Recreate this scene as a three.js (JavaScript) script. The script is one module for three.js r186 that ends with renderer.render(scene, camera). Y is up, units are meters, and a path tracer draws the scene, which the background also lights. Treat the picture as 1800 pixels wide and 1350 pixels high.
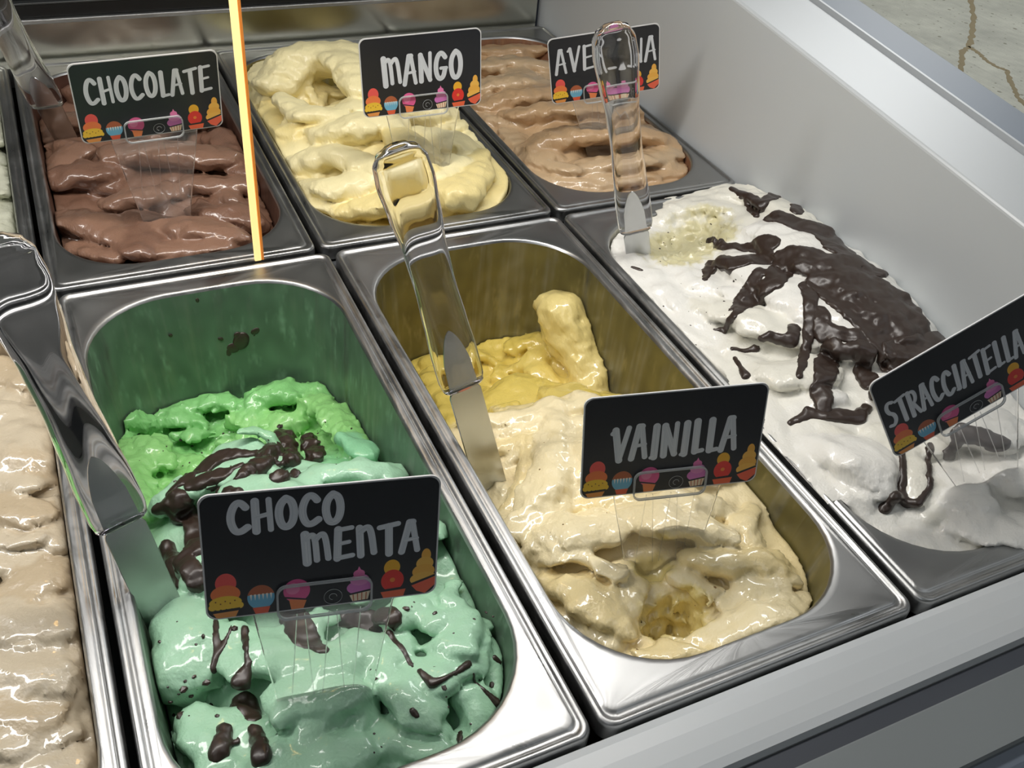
import * as THREE from 'three';
import { RectAreaLightUniformsLib } from 'three/addons/lights/RectAreaLightUniformsLib.js';
import { RoundedBoxGeometry } from 'three/addons/geometries/RoundedBoxGeometry.js';
import { mergeGeometries } from 'three/addons/utils/BufferGeometryUtils.js';
import { ImprovedNoise } from 'three/addons/math/ImprovedNoise.js';

// ---------------------------------------------------------------- camera, lights, exposure
const scene = new THREE.Scene();
const CAM = new THREE.Vector3(0.02695, 0.34288, 0.52813), FPX = 1675.7;
const camera = new THREE.PerspectiveCamera(43.88, 4 / 3, 0.01, 50);
camera.position.copy(CAM);
camera.rotation.order = 'YXZ';
camera.rotation.set(-0.69027, -0.505, 0.11368);
camera.updateMatrixWorld(true);
scene.background = new THREE.Color(0x15171a);
const renderer = new THREE.WebGLRenderer({ antialias: true });
renderer.toneMapping = THREE.LinearToneMapping;
renderer.toneMappingExposure = 1.0;
renderer.shadowMap.enabled = true;
RectAreaLightUniformsLib.init();
const LED_LEVEL = 18.5;
const FILL_PANELS = [[-0.9, 0.9, 0.55], [1.4, 0.9, 0.55], [3.6, -2.4, 11]];   // unseen ceiling panels added for fill, last brightens the floor: x, z, level
function areaLight(color, level, w, h, pos, look) {
  const l = new THREE.RectAreaLight(color, level, w, h);
  l.position.set(...pos); l.lookAt(...look); l.name = 'area_light'; l.castShadow = true; scene.add(l);
}
areaLight(0xfffaf3, LED_LEVEL, 0.92, 0.06, [0.0, 0.4535, 0.07], [0.0, -1, 0.07001]);
for (const [x, z, level] of FILL_PANELS) areaLight(0xf1f3f2, level, 1.15, 1.15, [x, 1.742, z], [x, -1, z + 1e-4]);

// ---------------------------------------------------------------- helpers
const noise = new ImprovedNoise();
const N = (x, y, z) => noise.noise(x, y, z);
function rng(seed) { let s = seed >>> 0; return () => { s = (s + 0x6D2B79F5) | 0; let t = Math.imul(s ^ (s >>> 15), 1 | s); t = (t + Math.imul(t ^ (t >>> 7), 61 | t)) ^ t; return ((t ^ (t >>> 14)) >>> 0) / 4294967296; }; }
function rayDir(u, v) { return new THREE.Vector3((u - 900) / FPX, -(v - 675) / FPX, -1).applyQuaternion(camera.quaternion); }
function at(u, v, y) { const d = rayDir(u, v); return CAM.clone().addScaledVector(d, (y - CAM.y) / d.y); }   // a photo pixel meets the level y
const taken = new Map();
function numbered(n) { const k = taken.get(n) ?? 0; taken.set(n, k + 1); return k ? n + '_' + String(k).padStart(3, '0') : n; }
function thing(name, label, category, pos = [0, 0, 0], group) {
  const o = new THREE.Group(); o.name = numbered(name); o.position.set(...pos); o.userData = { label, category };
  if (group) o.userData.group = group;
  scene.add(o); return o;
}
function part(name, geo, mat, parent, label) {
  const m = new THREE.Mesh(geo, mat); m.name = name; m.castShadow = m.receiveShadow = true; parent.add(m);
  if (label) m.userData.label = label;
  return m;
}
function struct(name, geo, mat, pos = [0, 0, 0]) { const m = part(name, geo, mat, scene); m.position.set(...pos); m.userData.kind = 'structure'; return m; }
function boxAt(x0, x1, y0, y1, z0, z1, r = 0) {
  const g = r ? new RoundedBoxGeometry(x1 - x0, y1 - y0, z1 - z0, 3, r) : new THREE.BoxGeometry(x1 - x0, y1 - y0, z1 - z0);
  g.translate((x0 + x1) / 2, (y0 + y1) / 2, (z0 + z1) / 2); return g;
}
function dataTex(w, h, fn, srgb) {
  const d = new Uint8Array(w * h * 4);
  for (let y = 0; y < h; y++) for (let x = 0; x < w; x++) { const c = fn(x, y), i = (y * w + x) * 4; d[i] = c[0]; d[i + 1] = c[1]; d[i + 2] = c[2]; d[i + 3] = 255; }
  const t = new THREE.DataTexture(d, w, h); t.magFilter = THREE.LinearFilter; t.minFilter = THREE.LinearFilter; t.wrapS = t.wrapT = THREE.RepeatWrapping;
  if (srgb) t.colorSpace = THREE.SRGBColorSpace;
  t.needsUpdate = true; return t;
}
const clamp = (x, a = 0, b = 1) => Math.min(b, Math.max(a, x)), mix = (a, b, t) => a + (b - a) * t;
const sstep = (a, b, x) => { const t = clamp((x - a) / (b - a)); return t * t * (3 - 2 * t); };
const lin = (hex) => new THREE.Color(hex).toArray();

// ---------------------------------------------------------------- materials
const scratch = dataTex(512, 512, (x, y) => {
  const n = N(x * 0.012, y * 0.35, 3.1) * 0.5 + N(x * 0.06, y * 0.06, 9.2) * 0.5 + N(x * 0.3, y * 0.02, 5.5) * 0.35;
  const v = clamp(128 + n * 95, 0, 255); return [v, v, v];
});
const steelRough = dataTex(512, 512, (x, y) => {
  const n = N(x * 0.02, y * 0.02, 1.7) * 0.6 + N(x * 0.09, y * 0.09, 4.2) * 0.35 + N(x * 0.015, y * 0.5, 7.7) * 0.3;
  const v = clamp(190 + n * 95, 70, 255); return [v, v, v];
});
for (const t of [scratch, steelRough]) t.repeat.set(5, 5);
const M = {};
M.steel = new THREE.MeshStandardMaterial({ name: 'brushed_steel', color: 0xb0b1b1, metalness: 1, roughness: 0.5, roughnessMap: steelRough, bumpMap: scratch, bumpScale: 0.00012 });
M.bladeSteel = new THREE.MeshStandardMaterial({ name: 'blade_steel', color: 0xb9bbbb, metalness: 1, roughness: 0.24 });
M.panel = new THREE.MeshPhysicalMaterial({ name: 'white_plastic_panel', color: 0xc3c8cb, roughness: 0.38, clearcoat: 0.25, clearcoatRoughness: 0.3 });
M.rail = new THREE.MeshPhysicalMaterial({ name: 'blue_grey_rail', color: 0x76818f, roughness: 0.4 });
M.gasket = new THREE.MeshStandardMaterial({ name: 'dark_gasket', color: 0x2d3440, roughness: 0.6 });
M.black = new THREE.MeshStandardMaterial({ name: 'black_plastic', color: 0x0c0d0e, roughness: 0.45 });
M.backPanel = new THREE.MeshStandardMaterial({ name: 'polished_back_panel', color: 0xc2c3b8, metalness: 1, roughness: 0.22 });
M.cavity = new THREE.MeshStandardMaterial({ name: 'case_interior', color: 0x3a3d40, roughness: 0.7 });
M.clear = new THREE.MeshPhysicalMaterial({ name: 'clear_plastic', color: 0xffffff, roughness: 0.03, transmission: 1, thickness: 0.01, ior: 1.16, clearcoat: 1, clearcoatRoughness: 0.04, attenuationColor: new THREE.Color(0xe6e5ec), attenuationDistance: 0.05 });
M.clearThin = new THREE.MeshPhysicalMaterial({ name: 'clear_acrylic', color: 0xffffff, roughness: 0.02, transmission: 0.94, thickness: 0.0015, ior: 1.5 });
M.darkChoc = new THREE.MeshPhysicalMaterial({ name: 'dark_chocolate', color: 0x33261f, roughness: 0.42, clearcoat: 0.35, clearcoatRoughness: 0.25 });
const gelatoBump = dataTex(512, 512, (x, y) => {
  const w = (a, b, s) => N(x * a, y * b, s);
  const v = clamp(128 + w(0.05, 0.05, 2.2) * 60 + w(0.16, 0.16, 8.1) * 55 + w(0.45, 0.45, 3.3) * 35, 0, 255); return [v, v, v];
});
function gelatoMat(name, opt = {}) { return new THREE.MeshPhysicalMaterial({ name, color: 0xffffff, vertexColors: true, roughness: 0.45, clearcoat: 0.8, clearcoatRoughness: 0.07, bumpMap: gelatoBump, bumpScale: 0.0005, ...opt }); }

// ---------------------------------------------------------------- the room
const FLOOR_Y = -0.95, CEIL_Y = 1.75, RX0 = -2.6, RX1 = 4.6, RZ0 = -4.2, RZ1 = 2.6;
{
  const spots = rng(77), list = [];
  for (let i = 0; i < 900; i++) list.push([spots() * 1024, spots() * 1024, 0.8 + spots() * spots() * spots() * 7]);
  const cv = document.createElement('canvas'); cv.width = cv.height = 1024; const c = cv.getContext('2d');
  const img = c.createImageData(1024, 1024);
  for (let y = 0; y < 1024; y++) for (let x = 0; x < 1024; x++) {
    const n = N(x * 0.008, y * 0.008, 1) * 18 + N(x * 0.04, y * 0.04, 4) * 10 + N(x * 0.25, y * 0.012, 6) * 8 + N(x * 0.3, y * 0.3, 8) * 7, i = (y * 1024 + x) * 4;
    img.data[i] = 184 + n; img.data[i + 1] = 183 + n; img.data[i + 2] = 170 + n * 0.9; img.data[i + 3] = 255;
  }
  c.putImageData(img, 0, 0); c.fillStyle = '#6f6c5b';
  for (const [x, y, r] of list) { c.globalAlpha = 0.75; c.beginPath(); c.ellipse(x, y, r, r * (0.6 + spots() * 0.8), spots() * 3, 0, 7); c.fill(); }
  const t = new THREE.CanvasTexture(cv); t.colorSpace = THREE.SRGBColorSpace; t.wrapS = t.wrapT = THREE.RepeatWrapping; t.repeat.set(3.6, 3.4);
  const fm = new THREE.MeshStandardMaterial({ name: 'worn_concrete', map: t, roughness: 0.6 });
  const floor = struct('floor', boxAt(RX0, RX1, FLOOR_Y - 0.1, FLOOR_Y, RZ0, RZ1), fm);
  // brown filler in the crack of the slab
  const fillM = new THREE.MeshStandardMaterial({ name: 'brown_filler', color: 0x8d8064, roughness: 0.9 });
  const crack = (pts, w) => {
    const P = pts.map(([u, v]) => at(u, v, FLOOR_Y)), R = rng(5), pos = [], idx = [];
    const fine = []; for (let i = 0; i + 1 < P.length; i++) for (let k = 0; k < 8; k++) fine.push(P[i].clone().lerp(P[i + 1], k / 8)); fine.push(P[P.length - 1]);
    fine.forEach((p, i) => {
      const d = (fine[i + 1] ?? p).clone().sub(fine[i - 1] ?? p).normalize(), s = new THREE.Vector3(-d.z, 0, d.x), hw = w * (0.75 + R() * 0.6), j = (R() - 0.5) * w * 0.7;
      for (const k of [-1, -0.6, 0.6, 1]) { const q = p.clone().addScaledVector(s, k * hw + j); pos.push(q.x, FLOOR_Y + (Math.abs(k) === 1 ? -0.001 : 0.0022), q.z); }
      if (i) for (let k = 0; k < 3; k++) { const a = (i - 1) * 4 + k, b = a + 1, e = i * 4 + k, f = e + 1; idx.push(a, b, e, b, f, e); }
    });
    const g = new THREE.BufferGeometry(); g.setAttribute('position', new THREE.Float32BufferAttribute(pos, 3)); g.setIndex(idx); g.computeVertexNormals();
    part('crack_filler', g, fillM, floor);
  };
  crack([[1700, -60], [1706, 0], [1712, 35], [1708, 62], [1702, 84], [1690, 92], [1690, 120], [1660, 150]], 0.013);
  crack([[1702, 82], [1718, 92], [1732, 105], [1752, 118], [1770, 124], [1778, 148], [1790, 172], [1815, 200], [1850, 240]], 0.011);
  const wm = new THREE.MeshStandardMaterial({ name: 'pale_wall_paint', color: 0xc9ccd0, roughness: 0.9 });
  const cm = new THREE.MeshStandardMaterial({ name: 'ceiling_paint', color: 0xd8d9d8, roughness: 0.95 });
  struct('ceiling', boxAt(RX0, RX1, CEIL_Y, CEIL_Y + 0.1, RZ0, RZ1), cm);
  struct('wall_left', boxAt(RX0 - 0.1, RX0, FLOOR_Y - 0.1, CEIL_Y + 0.1, RZ0, RZ1), wm);
  struct('wall_right', boxAt(RX1, RX1 + 0.1, FLOOR_Y - 0.1, CEIL_Y + 0.1, RZ0, RZ1), wm);
  struct('wall_back', boxAt(RX0, RX1, FLOOR_Y - 0.1, CEIL_Y + 0.1, RZ0 - 0.1, RZ0), new THREE.MeshStandardMaterial({ name: 'dark_wall_paint', color: 0x55585c, roughness: 0.9 }));
  struct('wall_front', boxAt(RX0, RX1, FLOOR_Y - 0.1, CEIL_Y + 0.1, RZ1, RZ1 + 0.1), wm);
  const frameM = new THREE.MeshStandardMaterial({ name: 'white_frame', color: 0xe2e4e6, roughness: 0.5 });
  for (const [x, z, level] of FILL_PANELS) {  // out-of-view fill panels, put in for room ambient and a brighter floor
    const glow = new THREE.MeshStandardMaterial({ name: 'added_panel_glow', color: 0xf4f6f8, emissive: 0xeaf1ff, emissiveIntensity: Math.min(1, level * 0.6), roughness: 0.8 });
    const l = thing('added_ceiling_panel', x > 3 ? 'unseen bright panel added on the ceiling to brighten the cracked floor' : 'unseen square white panel added on the ceiling as room fill above the front of the display case', 'ceiling light', [x, CEIL_Y, z], x > 3 ? undefined : 'added square fill panels');
    part('diffuser', boxAt(-0.58, 0.58, -0.006, -0.002, -0.58, 0.58), glow, l);
    part('frame', mergeGeometries([boxAt(-0.61, -0.58, -0.012, 0, -0.61, 0.61), boxAt(0.58, 0.61, -0.012, 0, -0.61, 0.61), boxAt(-0.58, 0.58, -0.012, 0, -0.61, -0.58), boxAt(-0.58, 0.58, -0.012, 0, 0.58, 0.61)]), frameM, l);
  }
}

// ---------------------------------------------------------------- the display case
{
  const c = thing('display_case', 'white plastic gelato display case with sloping grey side wall and front lip', 'display case', [0.14, FLOOR_Y, 0]);
  const put = (name, g, m, label) => { g.translate(-0.14, -FLOOR_Y, 0); return part(name, g, m, c, label); };
  const X0 = -0.36, topY = (z) => 0.118 - 0.0955 * z;
  // a side profile in z-y pulled out along x
  const slab = (pts, x0, x1, bev = 0) => {
    const s = new THREE.Shape(); pts.forEach(([z, y], i) => (i ? s.lineTo(-z, y) : s.moveTo(-z, y)));
    const g = new THREE.ExtrudeGeometry(s, { depth: x1 - x0 - 2 * bev, bevelEnabled: bev > 0, bevelThickness: bev, bevelSize: bev, bevelOffset: -bev, bevelSegments: 3, curveSegments: 8 });
    g.rotateY(Math.PI / 2); g.translate(x0 + bev, 0, 0); return g;
  };
  put('side_wall', slab([[-0.40, -0.13], [0.50, -0.13], [0.50, topY(0.50)], [-0.40, topY(-0.40)]], 0.505, 0.5685, 0.0025), M.panel, 'pale grey inner side wall with a bright sloping top edge');
  put('glass_channel', slab([[-0.40, -0.13], [0.50, -0.13], [0.50, topY(0.50) - 0.004], [-0.40, topY(-0.40) - 0.004]], 0.5685, 0.5745), M.gasket, 'dark line between side wall and rail');
  put('side_trim', slab([[-0.40, -0.13], [0.50, -0.13], [0.50, topY(0.50) + 0.0005], [-0.40, topY(-0.40) + 0.0005]], 0.5745, 0.5768), M.panel);
  put('side_rail', slab([[-0.40, -0.13], [0.50, -0.13], [0.50, topY(0.50) - 0.002], [-0.40, topY(-0.40) - 0.002]], 0.5768, 0.6165, 0.001), M.rail, 'blue grey outer rail');
  // front lip: gently rounded band, a groove, then the outer band
  const lip = [[0.3745, -0.03], [0.3745, -0.0015], [0.3755, 0.0005], [0.379, 0.0016], [0.386, 0.0022], [0.394, 0.0024], [0.400, 0.0022], [0.4035, 0.0012], [0.405, -0.0015], [0.4055, -0.03]];
  put('front_lip', slab(lip, X0, 0.505), M.panel);
  put('front_groove', boxAt(X0, 0.505, -0.03, -0.0022, 0.4055, 0.4142), new THREE.MeshStandardMaterial({ name: 'groove_strip', color: 0x41454d, roughness: 0.5 }), 'slate grey groove strip');
  put('front_band', slab([[0.4142, -0.05], [0.4142, 0.0005], [0.415, 0.0012], [0.4395, 0.0004], [0.4405, -0.0008], [0.4405, -0.05]], X0, 0.505), new THREE.MeshPhysicalMaterial({ name: 'grey_band', color: 0x7f8587, roughness: 0.4, clearcoat: 0.3 }));
  put('front_edge', slab([[0.4405, -0.10], [0.4405, -0.004], [0.446, -0.006], [0.470, -0.02], [0.480, -0.05], [0.482, -0.10]], X0, 0.505), M.rail);
  put('body', mergeGeometries([boxAt(X0, 0.6165, FLOOR_Y + 0.08, -0.13, 0.44, 0.482), boxAt(X0, 0.6165, FLOOR_Y + 0.08, -0.13, -0.40, -0.37), boxAt(0.58, 0.6165, FLOOR_Y + 0.08, -0.13, -0.37, 0.44), boxAt(X0, X0 + 0.03, FLOOR_Y + 0.08, 0.0, -0.37, 0.3745)]), M.panel);
  put('plinth', boxAt(X0 + 0.02, 0.59, FLOOR_Y, FLOOR_Y + 0.08, -0.38, 0.46), M.black);
  put('cooling_well', mergeGeometries([boxAt(X0 + 0.03, 0.58, -0.19, -0.17, -0.37, 0.44), boxAt(X0 + 0.03, 0.5035, -0.17, -0.031, 0.3725, 0.44), boxAt(X0 + 0.03, 0.5035, -0.17, -0.012, -0.008, 0.005)]), M.cavity);
  // back: polished low partition with a black bar on top
  put('back_panel', boxAt(X0 + 0.03, 0.4985, -0.17, 0.0295, -0.372, -0.3635), M.backPanel, 'polished metal strip mirroring the gelato');
  put('back_ledge', boxAt(X0 + 0.03, 0.503, -0.02, -0.0035, -0.3635, -0.3555), M.steel);
  put('panel_trim', boxAt(X0 + 0.03, 0.4985, 0.0295, 0.0335, -0.374, -0.362, 0.0012), M.steel);
  put('black_bar', boxAt(X0 + 0.03, 0.4985, 0.0335, 0.0445, -0.385, -0.3665, 0.001), M.black);
  put('black_bar_trim', boxAt(X0 + 0.03, 0.4985, 0.0445, 0.0462, -0.385, -0.3655, 0.0005), new THREE.MeshStandardMaterial({ name: 'bar_trim', color: 0x5c5f60, roughness: 0.4, metalness: 0.8 }));
  put('black_backboard', boxAt(X0 + 0.03, 0.4985, 0.0462, 0.10, -0.395, -0.372), M.black);
  put('corner_gap', boxAt(0.4985, 0.505, -0.02, 0.11, -0.385, -0.372), M.gasket);

  const l = thing('led_lamp', 'slim white lamp bar fixed above the gelato pans', 'lamp', [0, 0.45, 0.07]);
  part('housing', boxAt(-0.49, 0.49, 0.0055, 0.03, -0.04, 0.04, 0.004), M.panel, l);
  part('diffuser', boxAt(-0.46, 0.46, 0.004, 0.0055, -0.03, 0.03), new THREE.MeshStandardMaterial({ name: 'led_diffuser', color: 0xffffff, emissive: 0xf4f8ff, emissiveIntensity: 3.2 }), l);
  for (const x of [-0.4, 0.4]) { const g = new THREE.CylinderGeometry(0.003, 0.003, 1.27, 8); g.translate(x, 0.665, 0); part('hanging_rod', g, M.steel, l); }
}

// ---------------------------------------------------------------- pans
const PAN_DEPTH = 0.118, Z_BACK = [-0.3545, -0.0035], Z_FRONT = [0.0015, 0.3725];
function ringPts(cx, cz, hw, hl, r, arc = 10, side = 10) {
  const out = [];
  const corners = [[1, 1, 0], [-1, 1, Math.PI / 2], [-1, -1, Math.PI], [1, -1, 1.5 * Math.PI]];
  corners.forEach(([sx, sz, a0], i) => {
    const ox = cx + sx * (hw - r), oz = cz + sz * (hl - r);
    for (let k = 0; k <= arc; k++) { const a = a0 + (k / arc) * Math.PI / 2; out.push([ox + r * Math.cos(a), oz + r * Math.sin(a)]); }
    const [nx, nz, na] = corners[(i + 1) % 4], ex = cx + nx * (hw - r) + r * Math.cos(na), ez = cz + nz * (hl - r) + r * Math.sin(na), [lx, lz] = out[out.length - 1];
    for (let k = 1; k < side; k++) out.push([mix(lx, ex, k / side), mix(lz, ez, k / side)]);
  });
  return out;
}
function ringSurface(rings, ox, oz, cap) {
  const n = rings[0].p.length, pos = [], uv = [], idx = [], first = rings[0].p;
  rings.forEach(({ p, y }) => {
    let s = 0;
    for (let i = 0; i <= n; i++) { const [q, a, b] = [p[i % n], first[i % n], first[(i + n - 1) % n]]; if (i) s += Math.hypot(a[0] - b[0], a[1] - b[1]); pos.push(q[0] - ox, y, q[1] - oz); uv.push(s, 0); }
  });
  let v = 0; rings.forEach((r, j) => { if (j) { const a = rings[j - 1]; v += Math.hypot(r.y - a.y, r.p[0][0] - a.p[0][0]); } for (let i = 0; i <= n; i++) uv[(j * (n + 1) + i) * 2 + 1] = v; });
  for (let j = 0; j + 1 < rings.length; j++) for (let i = 0; i < n; i++) { const a = j * (n + 1) + i, b = a + 1, c = a + n + 1, d = c + 1; idx.push(a, b, c, b, d, c); }
  if (cap) { const y = rings[rings.length - 1].y, base = (rings.length - 1) * (n + 1), k = pos.length / 3; let mx = 0, mz = 0; for (let i = 0; i < n; i++) { mx += pos[(base + i) * 3] / n; mz += pos[(base + i) * 3 + 2] / n; } pos.push(mx, y, mz); uv.push(0, v); for (let i = 0; i < n; i++) idx.push(base + i, base + i + 1, k); }
  const g = new THREE.BufferGeometry();
  g.setAttribute('position', new THREE.Float32BufferAttribute(pos, 3)); g.setAttribute('uv', new THREE.Float32BufferAttribute(uv, 2)); g.setIndex(idx); g.computeVertexNormals();
  // close the seam of the normals
  const nm = g.attributes.normal; for (let j = 0; j < rings.length; j++) { const a = j * (n + 1), b = a + n; const q = new THREE.Vector3(nm.getX(a) + nm.getX(b), nm.getY(a) + nm.getY(b), nm.getZ(a) + nm.getZ(b)).normalize(); nm.setXYZ(a, q.x, q.y, q.z); nm.setXYZ(b, q.x, q.y, q.z); }
  return g;
}
// gelato left clinging to the inner wall of a pan: streaks with their own outline over bare steel
function smearMat(name, film, thick, amount, seed, metal = 0x8f918f) {
  const [s, f, t3] = [metal, film, thick].map((h) => new THREE.Color(h).convertLinearToSRGB().toArray()), W = 768, Hh = 160, A = new Float32Array(W * Hh), B = new Float32Array(W * Hh);
  for (let y = 0; y < Hh; y++) for (let x = 0; x < W; x++) {
    const a = x / W * Math.PI * 2, cx = Math.cos(a), cz = Math.sin(a), v = y / Hh;
    const n = N(cx * 10 + seed, v * 1.1, cz * 10) * 0.55 + N(cx * 34, v * 1.6 + seed, cz * 34) * 0.35 + N(cx * 80, v * 3, cz * 80 + seed) * 0.2 + N(cx * 20, v * 12, cz * 20 + seed) * 0.2;
    const m = N(cx * 16, v * 6 + seed * 2, cz * 16) * 0.6 + N(cx * 45 + seed, v * 9, cz * 45) * 0.4 + N(cx * 120, v * 26, cz * 120 + seed) * 0.25;
    A[y * W + x] = sstep(-0.45, 0.3, n + amount); B[y * W + x] = 0.75 * sstep(0.16, 0.75, m + amount * 0.25);
  }
  const col = dataTex(W, Hh, (x, y) => { const p = y * W + x, k = 1 + 0.14 * N(x * 0.13, y * 0.05, seed + 4); return [0, 1, 2].map((q) => clamp(mix(mix(s[q], f[q] * k, A[p]), t3[q], B[p])) * 255); }, true);
  const met = dataTex(W, Hh, (x, y) => { const p = y * W + x, m = 255 * (1 - 0.72 * A[p]) * (1 - B[p]); return [m, mix(120, 165, A[p]), m]; });
  for (const t of [col, met]) { t.repeat.set(1 / 0.95, 1 / 0.125); }
  return new THREE.MeshPhysicalMaterial({ name, map: col, metalnessMap: met, roughnessMap: met, metalness: 1, roughness: 0.7 });
}
function makePan(x0, x1, [z0, z1], mat, label) {
  const cx = (x0 + x1) / 2, cz = (z0 + z1) / 2, W = (x1 - x0) / 2, L = (z1 - z0) / 2;
  const o = thing('gelato_pan', label, 'pan', [cx, -PAN_DEPTH, cz]);
  const R = (dx, dz, r, y) => ({ p: ringPts(cx, cz, W - dx, L - dz, r), y: y + PAN_DEPTH });
  const rim = [R(0, 0, 0.007, -0.010), R(0, 0, 0.007, -0.0022), R(0.0003, 0.0003, 0.007, -0.0009), R(0.0010, 0.0010, 0.0066, -0.0001), R(0.0018, 0.0018, 0.006, 0.0002), R(0.0027, 0.0029, 0.0055, 0), R(0.0033, 0.0037, 0.0052, -0.0007), R(0.0037, 0.0043, 0.005, -0.0013),
    R(0.0043, 0.0060, 0.005, -0.00145), R(0.0049, 0.0066, 0.005, -0.0010), R(0.0056, 0.0074, 0.005, -0.0006), R(0.0066, 0.0092, 0.006, -0.0006), R(0.0074, 0.012, 0.020, -0.0007), R(0.0080, 0.0155, 0.046, -0.0008), R(0.0084, 0.0168, 0.05, -0.0011), R(0.0090, 0.0176, 0.05, -0.0018), R(0.0095, 0.0182, 0.05, -0.003)];
  part('rim', ringSurface(rim, cx, cz), M.steel, o);
  const basin = [R(0.0095, 0.0182, 0.05, -0.003)];
  for (let k = 1; k <= 10; k++) basin.push(R(0.0097 + 0.0006 * k, 0.0184 + 0.0010 * k, 0.05, -0.003 - k * 0.0103));
  basin.push(R(0.019, 0.032, 0.045, -0.112), R(0.024, 0.037, 0.042, -0.1165), R(0.032, 0.045, 0.036, -0.1178));
  part('basin', ringSurface(basin, cx, cz, true), mat, o);
  return { x0, x1, z0, z1, cx, cz, W, L };
}
const pans = {
  choc: makePan(0.0005, 0.1635, Z_BACK, smearMat('chocolate_smear', 0x54392f, 0x6d4d3f, 0.5, 3), 'steel pan holding chocolate gelato, bordering the mango pan'),
  mango: makePan(0.1668, 0.3395, Z_BACK, smearMat('mango_smear', 0x8c7d3c, 0xd8c878, 0.2, 11), 'steel pan holding pale yellow mango gelato'),
  avell: makePan(0.343, 0.5035, Z_BACK, smearMat('hazelnut_smear', 0x936a50, 0xb38d69, 0.35, 21), 'steel pan holding tan hazelnut gelato against the side wall'),
  pist: makePan(-0.1665, -0.0028, Z_BACK, smearMat('pale_smear', 0x9a9c8c, 0xc4c6b4, 0.2, 31), 'steel pan with whitish gelato beside the chocolate pan'),
  menta: makePan(0.0045, 0.1690, Z_FRONT, smearMat('mint_smear', 0x607a66, 0x8aae93, 0.3, 41), 'steel pan of mint gelato with green smeared inner walls'),
  vain: makePan(0.1728, 0.3392, Z_FRONT, smearMat('vanilla_smear', 0x6f683e, 0x958b5c, 0.25, 51), 'steel pan of vanilla gelato with a scooped out back end'),
  strac: makePan(0.3428, 0.5035, Z_FRONT, smearMat('cream_smear', 0xb5b3a4, 0xe2dfd0, 0.2, 61), 'steel pan overfilled with white gelato and dark chocolate'),
  beige: makePan(-0.1640, 0.0010, Z_FRONT, smearMat('beige_smear', 0x9c8d78, 0xcbb89c, 0.3, 71), 'steel pan filled with glossy beige gelato'),
};

// ---------------------------------------------------------------- gelato: a distance field of folds and scoops, meshed by surface nets
const WV = [0, 0, 0];
function warpAt(x, y, z) {
  const m = 96, i = Math.floor(x), j = Math.floor(y), k = Math.floor(z), u = x - i, v = y - j, w = z - k, T = Field.warp, q = (a) => ((a % m) + m) % m, i0 = q(i), i1 = q(i + 1), j0 = q(j), j1 = q(j + 1), k0 = q(k), k1 = q(k + 1);
  const a = ((i0 * m + j0) * m + k0) * 3, b = ((i1 * m + j0) * m + k0) * 3, c = ((i0 * m + j1) * m + k0) * 3, d = ((i1 * m + j1) * m + k0) * 3, e = ((i0 * m + j0) * m + k1) * 3, f = ((i1 * m + j0) * m + k1) * 3, g = ((i0 * m + j1) * m + k1) * 3, h = ((i1 * m + j1) * m + k1) * 3;
  for (let s = 0; s < 3; s++) WV[s] = ((T[a + s] * (1 - u) + T[b + s] * u) * (1 - v) + (T[c + s] * (1 - u) + T[d + s] * u) * v) * (1 - w) + ((T[e + s] * (1 - u) + T[f + s] * u) * (1 - v) + (T[g + s] * (1 - u) + T[h + s] * u) * v) * w;
}
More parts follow.
